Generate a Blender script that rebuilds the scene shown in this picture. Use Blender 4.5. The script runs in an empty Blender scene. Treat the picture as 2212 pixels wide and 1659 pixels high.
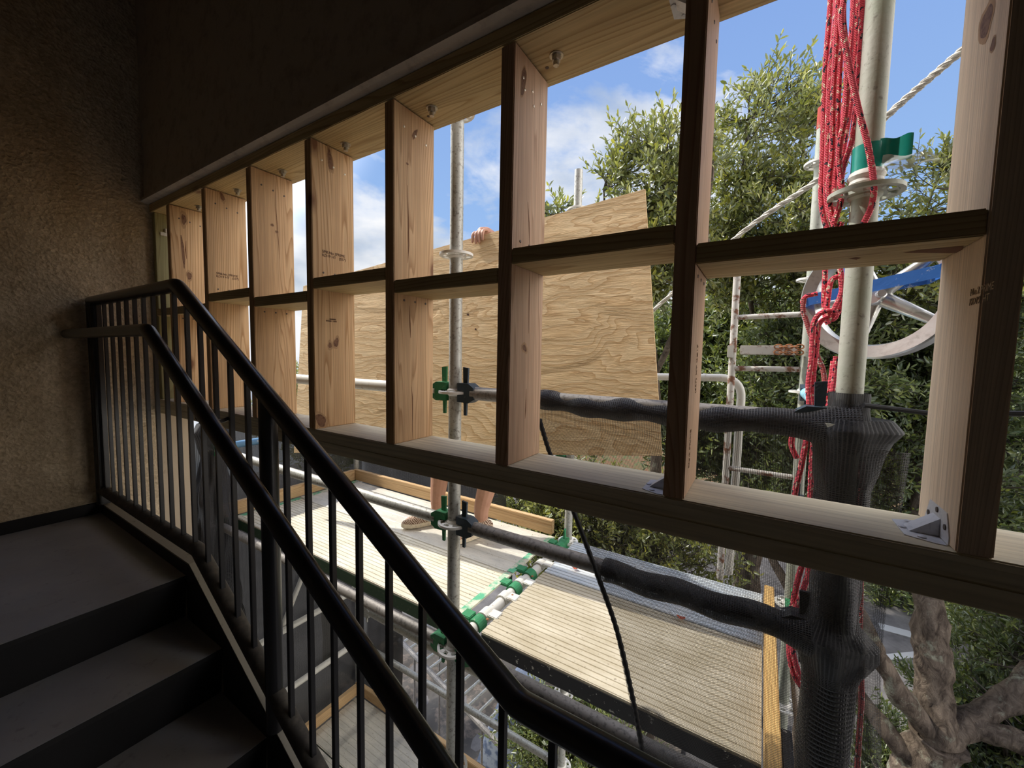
import bpy, bmesh, math, random
import numpy as np
from mathutils import Vector, Matrix, noise
random.seed(7)
sc = bpy.context.scene
COL = sc.collection

# ------------------------------------------------------------------ camera
FPX = 864.06
CAM = Vector((3.0, -0.822, 0.2741))
YAW, PITCH, ROLL = -0.5593, -0.0708, 0.0186
_f = Vector((math.sin(YAW)*math.cos(PITCH), math.cos(YAW)*math.cos(PITCH), math.sin(PITCH)))
_r0 = Vector((math.cos(YAW), -math.sin(YAW), 0)); _u0 = _r0.cross(_f)
_r = _r0*math.cos(ROLL) + _u0*math.sin(ROLL); _u = _u0*math.cos(ROLL) - _r0*math.sin(ROLL)
cd = bpy.data.cameras.new('camera'); cam = bpy.data.objects.new('camera', cd); COL.objects.link(cam)
cd.sensor_fit = 'HORIZONTAL'; cd.sensor_width = 36.0; cd.lens = FPX/2212*36.0
cd.clip_start = 0.02; cd.clip_end = 500
cam.matrix_world = Matrix(((_r.x, _u.x, -_f.x, CAM.x), (_r.y, _u.y, -_f.y, CAM.y), (_r.z, _u.z, -_f.z, CAM.z), (0, 0, 0, 1)))
sc.camera = cam

# ------------------------------------------------------------------ sky, sun, exposure
SUN_EL, SUN_AZ = math.radians(53), math.radians(266.0)      # azimuth from +Y towards +X
sund = Vector((math.sin(SUN_AZ)*math.cos(SUN_EL), math.cos(SUN_AZ)*math.cos(SUN_EL), math.sin(SUN_EL)))
sl = bpy.data.lights.new('sun', 'SUN'); sl.energy = 4.3; sl.angle = math.radians(0.6); sl.color = (1.0, 0.95, 0.86)
so = bpy.data.objects.new('sun', sl); COL.objects.link(so)
so.rotation_euler = sund.to_track_quat('Z', 'Y').to_euler(); so.location = (-6, 2, 9)

w = bpy.data.worlds.new('sky'); sc.world = w; w.use_nodes = True
nt = w.node_tree; nt.nodes.clear()
def N(nt, t, **k):
    n = nt.nodes.new(t)
    for a, b in k.items(): setattr(n, a, b)
    return n
def ramp(nt, stops, interp='LINEAR'):
    r = N(nt, 'ShaderNodeValToRGB'); e = r.color_ramp.elements; r.color_ramp.interpolation = interp
    while len(e) < len(stops): e.new(0.5)
    for i, (p, c) in enumerate(stops):
        e[i].position = p; e[i].color = (c[0], c[1], c[2], 1) if isinstance(c, (tuple, list)) else (c, c, c, 1)
    return r
L = nt.links.new
LOBE = 4.0
tc = N(nt, 'ShaderNodeTexCoord'); mp = N(nt, 'ShaderNodeMapping'); L(tc.outputs['Generated'], mp.inputs[0])
mp.inputs['Scale'].default_value = (1.0, 1.0, 1.9); mp.inputs['Location'].default_value = (3.15, 1.4, 0.9)
n1 = N(nt, 'ShaderNodeTexNoise'); n1.inputs['Scale'].default_value = 2.3; n1.inputs['Detail'].default_value = 9; n1.inputs['Roughness'].default_value = 0.58; n1.inputs['Distortion'].default_value = 0.35
L(mp.outputs[0], n1.inputs[0])
sx = N(nt, 'ShaderNodeSeparateXYZ'); L(tc.outputs['Generated'], sx.inputs[0])
# clouds gather lower and to the left (-X)
ma = N(nt, 'ShaderNodeMath', operation='MULTIPLY_ADD'); L(sx.outputs[2], ma.inputs[0]); ma.inputs[1].default_value = -0.52; L(n1.outputs[0], ma.inputs[2])
mb = N(nt, 'ShaderNodeMath', operation='MULTIPLY_ADD'); L(sx.outputs[0], mb.inputs[0]); mb.inputs[1].default_value = -0.10; L(ma.outputs[0], mb.inputs[2])
cr = ramp(nt, [(0.33, 0.0), (0.42, 0.75), (0.50, 1.0)]); L(mb.outputs[0], cr.inputs[0])
skyc = ramp(nt, [(0.0, (0.52, 0.69, 0.92)), (0.25, (0.33, 0.53, 0.88)), (0.8, (0.20, 0.34, 0.76))]); L(sx.outputs[2], skyc.inputs[0])
n2 = N(nt, 'ShaderNodeTexNoise'); n2.inputs['Scale'].default_value = 5.0; n2.inputs['Detail'].default_value = 6; L(mp.outputs[0], n2.inputs[0])
cc = ramp(nt, [(0.35, (0.50, 0.58, 0.70)), (0.6, (0.97, 0.98, 1.0))]); L(n2.outputs[0], cc.inputs[0])
mx = N(nt, 'ShaderNodeMixRGB'); L(cr.outputs[0], mx.inputs[0]); L(skyc.outputs[0], mx.inputs[1]); L(cc.outputs[0], mx.inputs[2])
# warm glow added to the unseen sky as fill for studs and interior
dn = N(nt, 'ShaderNodeVectorMath', operation='DOT_PRODUCT'); L(tc.outputs['Generated'], dn.inputs[0]); dn.inputs[1].default_value = Vector((1.0, 0.12, 0.30)).normalized()
lb = N(nt, 'ShaderNodeMapRange'); lb.interpolation_type = 'SMOOTHSTEP'; lb.inputs[1].default_value = .50; lb.inputs[2].default_value = .95; lb.inputs[4].default_value = LOBE; L(dn.outputs['Value'], lb.inputs[0])
lm_ = N(nt, 'ShaderNodeMath', operation='MULTIPLY'); L(lb.outputs[0], lm_.inputs[0])
lr = ramp(nt, [(.3, .6), (.6, 1.0)]); L(n2.outputs[0], lr.inputs[0]); L(lr.outputs[0], lm_.inputs[1])
lc = N(nt, 'ShaderNodeMixRGB', blend_type='MULTIPLY'); lc.inputs[0].default_value = 1; L(lm_.outputs[0], lc.inputs[1]); lc.inputs[2].default_value = (1.0, .90, .76, 1)
dn2 = N(nt, 'ShaderNodeVectorMath', operation='DOT_PRODUCT'); L(tc.outputs['Generated'], dn2.inputs[0]); dn2.inputs[1].default_value = Vector((-1.0, -.15, .75)).normalized()  # second glow added to the sky, sun side, to brighten the rightmost stud
lb2_ = N(nt, 'ShaderNodeMapRange'); lb2_.interpolation_type = 'SMOOTHSTEP'; lb2_.inputs[1].default_value = .72; lb2_.inputs[2].default_value = 1.0; lb2_.inputs[4].default_value = 5.0; L(dn2.outputs['Value'], lb2_.inputs[0])
ls_ = N(nt, 'ShaderNodeMixRGB', blend_type='ADD'); ls_.inputs[0].default_value = 1; L(mx.outputs[0], ls_.inputs[1]); L(lb2_.outputs[0], ls_.inputs[2]); mx = ls_
la_ = N(nt, 'ShaderNodeMixRGB', blend_type='ADD'); la_.inputs[0].default_value = 1; L(mx.outputs[0], la_.inputs[1]); L(lc.outputs[0], la_.inputs[2]); mx = la_
bg = N(nt, 'ShaderNodeBackground'); bg.inputs[1].default_value = 1.0; L(mx.outputs[0], bg.inputs[0])
wo = N(nt, 'ShaderNodeOutputWorld'); L(bg.outputs[0], wo.inputs[0])

vs = sc.view_settings
vs.view_transform = 'Standard'; vs.look = 'None'; vs.gamma = 1.0; vs.use_curve_mapping = False; vs.exposure = 0.0
sc.cycles.max_bounces = 9; sc.cycles.diffuse_bounces = 4; sc.cycles.transparent_max_bounces = 24
sc.cycles.use_denoising = True

# ------------------------------------------------------------------ helpers
def at(u, v, y=None, x=None, z=None):
    """the world point seen at photo pixel (u, v) on a plane y=, x= or z="""
    d = _f + _r*((u-1106)/FPX) - _u*((v-829.5)/FPX)
    a, val = (1, y) if y is not None else ((0, x) if x is not None else (2, z))
    return CAM + d*((val-CAM[a])/d[a])

def V(*a): return Vector(a)

class MB:
    def __init__(s): s.v = []; s.f = []; s.sm = []
    def add(s, vs, fs, smooth=False):
        o = len(s.v); s.v += [tuple(p) for p in vs]
        for f in fs: s.f.append(tuple(i+o for i in f)); s.sm.append(smooth)
        return s
    def box(s, x0, x1, y0, y1, z0, z1, bev=0.0, M=None):
        b = min(bev, abs(x1-x0)*.45, abs(y1-y0)*.45, abs(z1-z0)*.45)
        if b <= 0:
            vs = [(x, y, z) for z in (z0, z1) for y in (y0, y1) for x in (x0, x1)]
            fs = [(0, 2, 3, 1), (4, 5, 7, 6), (0, 1, 5, 4), (2, 6, 7, 3), (0, 4, 6, 2), (1, 3, 7, 5)]
        else:
            bm = bmesh.new(); r = bmesh.ops.create_cube(bm, size=1)
            bmesh.ops.scale(bm, vec=(x1-x0, y1-y0, z1-z0), verts=bm.verts)
            bmesh.ops.translate(bm, vec=((x0+x1)/2, (y0+y1)/2, (z0+z1)/2), verts=bm.verts)
            bmesh.ops.bevel(bm, geom=bm.edges[:], offset=b, segments=2, affect='EDGES')
            bm.verts.index_update()
            vs = [v.co.copy() for v in bm.verts]; fs = [[v.index for v in f.verts] for f in bm.faces]; bm.free()
        if M: vs = [M @ Vector(p) for p in vs]
        return s.add(vs, fs)
    def tube(s, pts, r, n=12, caps=True, twist=0):
        pts = [Vector(p) for p in pts]; m = len(pts)
        rr = r if isinstance(r, (list, tuple)) else [r]*m
        t0 = (pts[1]-pts[0]).normalized()
        up = Vector((0, 0, 1)) if abs(t0.z) < 0.9 else Vector((1, 0, 0))
        a = t0.cross(up).normalized(); vs = []; fs = []
        for i, p in enumerate(pts):
            t = (pts[min(i+1, m-1)]-pts[max(i-1, 0)]).normalized()
            a = (a - t*a.dot(t)).normalized(); b = t.cross(a)
            for k in range(n):
                th = 2*math.pi*k/n + twist*i
                vs.append(p + (a*math.cos(th)+b*math.sin(th))*rr[i])
        for i in range(m-1):
            for k in range(n):
                k2 = (k+1) % n; fs.append((i*n+k, i*n+k2, (i+1)*n+k2, (i+1)*n+k))
        if caps: fs.append(tuple(reversed(range(n)))); fs.append(tuple(range((m-1)*n, m*n)))
        return s.add(vs, fs, True)
    def prism(s, poly, fn, d):
        """poly: 2-D outline, fn(a,b,c) -> point, d=(c0,c1)"""
        n = len(poly)
        vs = [fn(a, b, d[0]) for a, b in poly] + [fn(a, b, d[1]) for a, b in poly]
        fs = [tuple(range(n))[::-1], tuple(range(n, 2*n))] + [(i, (i+1) % n, n+(i+1) % n, n+i) for i in range(n)]
        return s.add(vs, fs)
    def lathe(s, prof, c, axis='Z', n=24, M=None):
        vs = []; fs = []; m = len(prof)
        for r, h in prof:
            for k in range(n):
                th = 2*math.pi*k/n; x, y = r*math.cos(th), r*math.sin(th)
                p = {'Z': (x, y, h), 'Y': (x, h, y), 'X': (h, x, y)}[axis]
                p = Vector(p); p = (M @ p) if M else p
                vs.append(p + Vector(c))
        for i in range(m-1):
            for k in range(n):
                k2 = (k+1) % n; fs.append((i*n+k, i*n+k2, (i+1)*n+k2, (i+1)*n+k))
        fs.append(tuple(reversed(range(n)))); fs.append(tuple(range((m-1)*n, m*n)))
        return s.add(vs, fs, True)
    def ball(s, c, r, n=10, sc_=(1, 1, 1)):
        bm = bmesh.new(); bmesh.ops.create_uvsphere(bm, u_segments=n, v_segments=max(4, n*2//3), radius=r)
        bm.verts.index_update()
        vs = [Vector(c)+Vector((v.co.x*sc_[0], v.co.y*sc_[1], v.co.z*sc_[2])) for v in bm.verts]
        fs = [[v.index for v in f.verts] for f in bm.faces]; bm.free()
        return s.add(vs, fs, True)
    def build(s, name, m, parent=None, origin=None):
        if parent is not None:
            q = parent; o = Vector((0, 0, 0))
            while q is not None: o += q.location; q = q.parent
            base = o; loc = (0, 0, 0)
        else:
            if origin is None:
                A = np.array([tuple(p) for p in s.v]); origin = ((A[:, 0].min()+A[:, 0].max())/2, (A[:, 1].min()+A[:, 1].max())/2, A[:, 2].min())
            base = Vector(origin); loc = tuple(origin)
        me = bpy.data.meshes.new(name)
        me.from_pydata([(p[0]-base.x, p[1]-base.y, p[2]-base.z) for p in s.v], [], s.f)
        me.polygons.foreach_set('use_smooth', s.sm)
        if any(s.sm):
            try: me.set_sharp_from_angle(angle=math.radians(40))
            except Exception: pass
        me.update(); me.materials.append(m)
        ob = bpy.data.objects.new(name, me); COL.objects.link(ob); ob.location = loc
        if parent is not None: ob.parent = parent
        return ob

def tag(o, label=None, cat=None, group=None, kind=None):
    if label: o['label'] = label
    if cat: o['category'] = cat
    if group: o['group'] = group
    if kind: o['kind'] = kind
    return o
def thing(name, label, cat, loc, group=None):
    o = bpy.data.objects.new(name, None); COL.objects.link(o); o.location = loc; o.empty_display_size = .05
    return tag(o, label, cat, group)
def struct(name, mb, m):
    return tag(mb.build(name, m), kind='structure')

def catmull(pts, k=8):
    P = [Vector(p) for p in pts]; P = [P[0]*2-P[1]]+P+[P[-1]*2-P[-2]]; out = []
    for i in range(1, len(P)-2):
        a, b, c, d = P[i-1:i+3]
        for j in range(k):
            t = j/k
            out.append(0.5*((2*b)+(c-a)*t+(2*a-5*b+4*c-d)*t*t+(3*b-a-3*c+d)*t**3))
    out.append(P[-2]); return out

# ------------------------------------------------------------------ materials
def mat(name, col=(.5, .5, .5), rough=.6, metal=0.0, spec=0.5):
    m = bpy.data.materials.new(name); m.use_nodes = True
    b = m.node_tree.nodes['Principled BSDF']
    b.inputs['Base Color'].default_value = (*col, 1); b.inputs['Roughness'].default_value = rough
    b.inputs['Metallic'].default_value = metal; b.inputs['Specular IOR Level'].default_value = spec
    return m, m.node_tree, b
def coords(nt, scale=(1, 1, 1), rnd=True, kind='Object'):
    t = N(nt, 'ShaderNodeTexCoord'); src = t.outputs[kind]
    if rnd:
        oi = N(nt, 'ShaderNodeObjectInfo'); mu = N(nt, 'ShaderNodeVectorMath', operation='MULTIPLY_ADD')
        cb = N(nt, 'ShaderNodeCombineXYZ')
        for i in range(3): nt.links.new(oi.outputs['Random'], cb.inputs[i])
        nt.links.new(cb.outputs[0], mu.inputs[0]); mu.inputs[1].default_value = (17, 23, 31); nt.links.new(src, mu.inputs[2]); src = mu.outputs[0]
    m = N(nt, 'ShaderNodeMapping'); m.inputs['Scale'].default_value = scale; nt.links.new(src, m.inputs[0])
    return m.outputs[0]
def noise_tex(nt, vec, scale, detail=4, rough=.5, dist=0):
    n = N(nt, 'ShaderNodeTexNoise'); n.inputs['Scale'].default_value = scale; n.inputs['Detail'].default_value = detail
    n.inputs['Roughness'].default_value = rough; n.inputs['Distortion'].default_value = dist; nt.links.new(vec, n.inputs[0]); return n.outputs[0]
def mix(nt, fac, a, b, mode='MIX'):
    m = N(nt, 'ShaderNodeMixRGB', blend_type=mode)
    for i, x in ((0, fac), (1, a), (2, b)):
        if isinstance(x, (int, float)): m.inputs[i].default_value = x if i == 0 else (x, x, x, 1)
        elif isinstance(x, tuple): m.inputs[i].default_value = (*x, 1)
        else: nt.links.new(x, m.inputs[i])
    return m.outputs[0]
def bump(nt, b, h, strength=.3, dist=.005):
    n = N(nt, 'ShaderNodeBump'); n.inputs['Strength'].default_value = strength; n.inputs['Distance'].default_value = dist
    nt.links.new(h, n.inputs['Height']); nt.links.new(n.outputs[0], b.inputs['Normal'])

def wood(name, axis, light, dark, knot=(.17, .07, .03), ring=34, rough=.62):
    """sawn softwood with the grain along an axis"""
    m, nt, b = mat(name, light, rough, spec=.3)
    g = 0.05
    sc3 = [1.0, 1.0, 1.0]; sc3['XYZ'.index(axis)] = g
    vec = coords(nt, tuple(sc3))
    wob = noise_tex(nt, vec, 5, 2, .5, .4)
    vw = N(nt, 'ShaderNodeVectorMath', operation='MULTIPLY_ADD'); nt.links.new(wob, vw.inputs[0]); vw.inputs[1].default_value = (.22, .22, .22); nt.links.new(vec, vw.inputs[2])
    wv = N(nt, 'ShaderNodeTexWave', wave_type='RINGS', rings_direction=axis, wave_profile='SAW')
    wv.inputs['Scale'].default_value = ring; wv.inputs['Distortion'].default_value = 1.6; wv.inputs['Detail'].default_value = 2; wv.inputs['Detail Scale'].default_value = 1.5
    nt.links.new(vw.outputs[0], wv.inputs[0])
    wr = ramp(nt, [(0.0, 0.15), (0.6, 0.3), (0.93, 1.0), (1.0, .3)]); nt.links.new(wv.outputs[0], wr.inputs[0])
    c1 = mix(nt, wr.outputs[0], light, dark)
    fine = ramp(nt, [(.35, .72), (.65, 1.08)])
    sc4 = [120, 120, 120]; sc4['XYZ'.index(axis)] = 3
    nt.links.new(noise_tex(nt, coords(nt, tuple(sc4)), 1, 3), fine.inputs[0])
    c2 = mix(nt, .55, c1, fine.outputs[0], 'MULTIPLY')
    big = ramp(nt, [(.3, (.86, .80, .74)), (.7, (1.06, 1.04, 1.0))]); nt.links.new(noise_tex(nt, coords(nt, (1, 1, 1)), 3.5, 3), big.inputs[0])
    c3 = mix(nt, .8, c2, big.outputs[0], 'MULTIPLY')
    # knots: sparse, elongated along the grain
    sk = [1, 1, 1]; sk['XYZ'.index(axis)] = .45
    vo = N(nt, 'ShaderNodeTexVoronoi'); vo.inputs['Scale'].default_value = 5.2; vo.inputs['Randomness'].default_value = 1
    kv = coords(nt, tuple(sk)); nt.links.new(kv, vo.inputs[0])
    kd = N(nt, 'ShaderNodeMath', operation='ADD'); nt.links.new(vo.outputs['Distance'], kd.inputs[0])
    kn = N(nt, 'ShaderNodeMath', operation='MULTIPLY'); nt.links.new(noise_tex(nt, kv, 30, 2), kn.inputs[0]); kn.inputs[1].default_value = .05; nt.links.new(kn.outputs[0], kd.inputs[1])
    kr = ramp(nt, [(.0, 1.0), (.075, .9), (.10, .45), (.15, 0)]); nt.links.new(kd.outputs[0], kr.inputs[0])
    c4 = mix(nt, kr.outputs[0], c3, knot)
    nt.links.new(c4, b.inputs['Base Color']); bump(nt, b, wr.outputs[0], .12, .002)
    return m

M = {}
M['stud'] = wood('stud_pine', 'Z', (.74, .51, .29), (.44, .25, .11))
M['stud2'] = wood('stud_pine_straight', 'Z', (.72, .49, .28), (.46, .27, .13), ring=60)
M['stud3'] = wood('stud_pine_pale', 'Z', (.68, .48, .33), (.46, .29, .18), ring=46)
M['stud4'] = wood('stud_pine_grey', 'Z', (.82, .68, .52), (.62, .49, .35), ring=46)
M['plate'] = wood('treated_pine_x', 'X', (.64, .52, .29), (.42, .30, .14), ring=40)
M['sill'] = wood('treated_sill_x', 'X', (.76, .70, .52), (.62, .56, .40), ring=18)
M['treated_z'] = wood('treated_pine_z', 'Z', (.46, .46, .26), (.36, .34, .18))
M['lumber_x'] = wood('lumber_x', 'X', (.66, .47, .26), (.45, .28, .13))
M['lumber_y'] = wood('lumber_y', 'Y', (.66, .47, .26), (.45, .28, .13))
M['lumber_yel'] = wood('lumber_yellow', 'Y', (.75, .50, .20), (.55, .33, .12))

def stucco():
    m, nt, b = mat('stucco', (.50, .40, .27), .9, spec=.15)
    v = coords(nt, (1, 1, 1), False)
    a = noise_tex(nt, v, 45, 6, .65, .6); c = noise_tex(nt, v, 4, 3)
    r = ramp(nt, [(.3, (.52, .41, .27)), (.7, (.84, .70, .51))]); nt.links.new(a, r.inputs[0])
    r2 = ramp(nt, [(.3, .8), (.7, 1.1)]); nt.links.new(c, r2.inputs[0])
    nt.links.new(mix(nt, 1, r.outputs[0], r2.outputs[0], 'MULTIPLY'), b.inputs['Base Color'])
    vo = N(nt, 'ShaderNodeTexVoronoi'); vo.inputs['Scale'].default_value = 70; nt.links.new(v, vo.inputs[0])
    h = mix(nt, .35, a, vo.outputs['Distance']); bump(nt, b, h, 1.0, .012)
    return m
M['stucco'] = stucco()
def speckled(name, base, spot, scale=60, lo=.58, hi=.66, rough=.8, metal=0, bmp=.2, var=None, spec=.4):
    m, nt, b = mat(name, base, rough, metal, spec); v = coords(nt, (1, 1, 1))
    r = ramp(nt, [(lo, 0), (hi, 1)]); nt.links.new(noise_tex(nt, v, scale, 5, .65), r.inputs[0])
    c0 = base
    if var:
        rv = ramp(nt, [(.35, base), (.65, var)]); nt.links.new(noise_tex(nt, v, scale*.12, 4, .6), rv.inputs[0]); c0 = rv.outputs[0]
    nt.links.new(mix(nt, r.outputs[0], c0, spot), b.inputs['Base Color'])
    if bmp: bump(nt, b, noise_tex(nt, v, scale*1.5, 4), bmp, .003)
    return m
M['smooth_wall'] = speckled('smooth_render', (.50, .41, .30), (.30, .23, .16), 25, .62, .75, .8)
M['header'] = speckled('dark_header', (.55, .48, .40), (.40, .34, .28), 20, .5, .7, .85, bmp=.5)
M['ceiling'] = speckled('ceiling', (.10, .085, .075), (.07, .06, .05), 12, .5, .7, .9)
M['concrete'] = speckled('stair_concrete', (.38, .38, .39), (.26, .26, .26), 30, .6, .75, .85, var=(.33, .33, .34))
M['concrete2'] = speckled('curb_concrete', (.26, .24, .20), (.14, .13, .11), 40, .6, .75, .9)
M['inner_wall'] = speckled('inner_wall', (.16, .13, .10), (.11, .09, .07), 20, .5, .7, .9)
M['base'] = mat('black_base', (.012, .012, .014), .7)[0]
def railmat():
    m, nt, b = mat('black_rail_paint', (.010, .010, .012), .30, 0, .55)
    bump(nt, b, noise_tex(nt, coords(nt), 130, 3), .25, .001); return m
M['rail'] = railmat()
M['rail_dust'] = speckled('dusty_rail', (.05, .046, .042), (.09, .082, .07), 25, .45, .65, .75)
M['galv'] = speckled('galvanised_pipe', (.50, .50, .46), (.22, .20, .17), 90, .52, .66, .5, .35, .15, (.42, .42, .38))
M['galv_dark'] = speckled('weathered_pipe', (.22, .205, .185), (.12, .11, .10), 80, .5, .66, .6, .3, .15, (.28, .26, .24))
M['galv_pale'] = speckled('pale_pipe', (.45, .45, .39), (.24, .23, .19), 70, .58, .70, .6, .1, .2, (.38, .41, .33))
M['galv_white'] = speckled('chalky_pipe', (.66, .64, .58), (.40, .30, .22), 40, .6, .72, .6, .1, .1)
M['galv_blue'] = speckled('blue_pipe', (.10, .22, .36), (.40, .42, .42), 40, .6, .72, .5, .2)
M['rusty'] = speckled('rusty_white_pipe', (.58, .55, .50), (.20, .09, .05), 22, .50, .60, .75, 0, .3)
M['rust'] = speckled('rust', (.32, .13, .05), (.18, .08, .04), 60, .5, .6, .85)
M['green'] = speckled('green_paint', (.035, .22, .09), (.25, .30, .22), 70, .60, .72, .6)
M['green_worn'] = speckled('worn_green', (.60, .57, .45), (.10, .40, .22), 14, .42, .56, .6)
M['green_dark'] = speckled('dark_green_paint', (.03, .07, .035), (.12, .14, .10), 60, .6, .72, .65)
M['bluedark'] = speckled('dark_blue_paint', (.035, .055, .075), (.12, .14, .15), 70, .62, .74, .5)
M['white_steel'] = speckled('whitened_steel', (.80, .78, .72), (.45, .42, .36), 60, .62, .75, .6, .1)
M['black_steel'] = speckled('black_steel', (.022, .022, .024), (.50, .49, .44), 45, .63, .66, .6)
M['bracket'] = speckled('zinc_bracket', (.62, .63, .66), (.48, .49, .52), 60, .5, .7, .5, .25)
M['nail'] = mat('nail_head', (.12, .10, .09), .5, .6)[0]
M['nail_bright'] = mat('bright_nail', (.75, .68, .55), .4, .4)[0]
M['bolt'] = speckled('zinc_bolt', (.55, .53, .47), (.30, .28, .24), 90, .5, .7, .35, .7)
M['ink'] = mat('stamp_ink', (.10, .05, .035), .8)[0]
M['ink_pale'] = mat('stamp_ink_pale', (.27, .17, .10), .8)[0]
M['ink_faint'] = mat('stamp_ink_faint', (.34, .25, .16), .8)[0]
M['blue'] = speckled('blue_paint', (.035, .15, .50), (.55, .60, .66), 45, .60, .68, .5)
M['alu'] = speckled('cast_aluminium', (.62, .62, .60), (.40, .39, .37), 40, .55, .75, .32, .75, .15)
M['cord'] = mat('black_cord', (.015, .015, .017), .7)[0]
M['hose'] = mat('white_hose', (.75, .75, .74), .4)[0]
M['skin'] = speckled('skin', (.50, .27, .18), (.40, .19, .12), 25, .5, .8, .5)
M['hair'] = mat('brown_hair', (.06, .035, .02), .7)[0]
M['shirt'] = mat('grey_shirt', (.22, .23, .25), .9)[0]
M['shorts'] = mat('dark_shorts', (.05, .055, .06), .9)[0]
M['sole'] = speckled('shoe_sole', (.72, .62, .45), (.5, .42, .3), 60, .5, .7, .7)
M['tape_white'] = speckled('white_tape', (.66, .64, .59), (.45, .43, .38), 40, .5, .7, .6)
M['terra'] = mat('red_leaf', (.45, .11, .06), .7)[0]

def plank_mat(name, base, dust, green=None):
    m, nt, b = mat(name, base, .6, .1, .4); v = coords(nt, (1, 1, 1), False)
    s = ramp(nt, [(.35, base), (.68, dust)]); nt.links.new(noise_tex(nt, coords(nt, (.35, 1, 1), False), 14, 6, .65), s.inputs[0])
    g = ramp(nt, [(.62, 0), (.70, 1)]); nt.links.new(noise_tex(nt, v, 75, 4, .6), g.inputs[0])
    c = mix(nt, g.outputs[0], s.outputs[0], (.30, .25, .18))
    nt.links.new(c, b.inputs['Base Color']); bump(nt, b, noise_tex(nt, v, 200, 3), .3, .002)
    return m
M['plank'] = plank_mat('cream_plank', (.54, .49, .37), (.72, .68, .56))
M['plank_tan'] = plank_mat('tan_plank', (.42, .36, .25), (.58, .52, .40))
M['plank_blue'] = plank_mat('bluish_plank', (.46, .52, .58), (.66, .68, .68))
M['plank_grey'] = plank_mat('gritty_panel', (.50, .48, .42), (.70, .66, .56))

def shoe_mat():
    m, nt, b = mat('zebra_knit', (.3, .2, .14), .9)
    wv = N(nt, 'ShaderNodeTexWave', wave_type='BANDS', bands_direction='DIAGONAL'); wv.inputs['Scale'].default_value = 38; wv.inputs['Distortion'].default_value = 7; wv.inputs['Detail'].default_value = 2
    nt.links.new(coords(nt), wv.inputs[0]); r = ramp(nt, [(.4, (.60, .48, .36)), (.55, (.16, .08, .05))]); nt.links.new(wv.outputs[0], r.inputs[0])
    nt.links.new(r.outputs[0], b.inputs['Base Color']); return m
M['shoe'] = shoe_mat()
def plywood():
    m, nt, b = mat('plywood', (.72, .53, .29), .7, spec=.25)
    v = coords(nt, (.55, 1, 1.5), False)
    wob = noise_tex(nt, v, 2.2, 3, .5, .8)
    vw = N(nt, 'ShaderNodeVectorMath', operation='MULTIPLY_ADD'); nt.links.new(wob, vw.inputs[0]); vw.inputs[1].default_value = (.9, .9, .9); nt.links.new(v, vw.inputs[2])
    wv = N(nt, 'ShaderNodeTexWave', wave_type='BANDS', bands_direction='Z', wave_profile='SAW'); wv.inputs['Scale'].default_value = 4.5; wv.inputs['Distortion'].default_value = 5; wv.inputs['Detail'].default_value = 3; wv.inputs['Detail Scale'].default_value = 1.2
    nt.links.new(vw.outputs[0], wv.inputs[0])
    r = ramp(nt, [(0, (.78, .58, .33)), (.75, (.72, .50, .26)), (1.0, (.56, .35, .16))]); nt.links.new(wv.outputs[0], r.inputs[0])
    st = noise_tex(nt, coords(nt, (7, 30, 55), False), 1, 5, .7, 1.8)
    r2 = ramp(nt, [(.3, .80), (.7, 1.12)]); nt.links.new(st, r2.inputs[0])
    nt.links.new(mix(nt, .8, r.outputs[0], r2.outputs[0], 'MULTIPLY'), b.inputs['Base Color'])
    h = mix(nt, .35, st, wv.outputs[0]); bump(nt, b, h, .9, .008)
    return m
M['plywood'] = plywood()
def rope_mat(name, c1, c2, c3, th):
    m, nt, b = mat(name, c1, .7, spec=.3); v = coords(nt, (1, 1, 1))
    a = ramp(nt, [(.635, 0), (.66, 1)]); nt.links.new(noise_tex(nt, coords(nt, (1, 1, .6)), 150, 1, .3), a.inputs[0])
    d = ramp(nt, [(.645, 0), (.67, 1)]); nt.links.new(noise_tex(nt, coords(nt, (1, 1, .6)), 165, 1, .3), d.inputs[0])
    c = mix(nt, a.outputs[0], c1, c2); c = mix(nt, d.outputs[0], c, c3)
    wv = N(nt, 'ShaderNodeTexWave', wave_type='BANDS', bands_direction='Z'); wv.inputs['Scale'].default_value = th; wv.inputs['Distortion'].default_value = 2
    nt.links.new(v, wv.inputs[0]); sh = ramp(nt, [(0, .7), (.6, 1.0)]); nt.links.new(wv.outputs[0], sh.inputs[0])
    nt.links.new(mix(nt, .7, c, sh.outputs[0], 'MULTIPLY'), b.inputs['Base Color']); bump(nt, b, wv.outputs[0], .8, .002)
    return m
M['rope_red'] = rope_mat('red_rope', (.80, .085, .125), (.02, .015, .03), (.90, .66, .50), 85)
M['rope_mix'] = rope_mat('red_grey_rope', (.45, .10, .10), (.05, .05, .06), (.55, .52, .48), 60)
M['rope_white'] = rope_mat('white_rope', (.66, .62, .54), (.45, .42, .36), (.74, .70, .62), 45)
M['teal_tape'] = speckled('teal_tape', (.01, .30, .24), (.02, .22, .18), 30, .5, .7, .35)
M['teal_light'] = speckled('light_blue_wrap', (.20, .50, .62), (.6, .7, .72), 30, .5, .65, .5)

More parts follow.
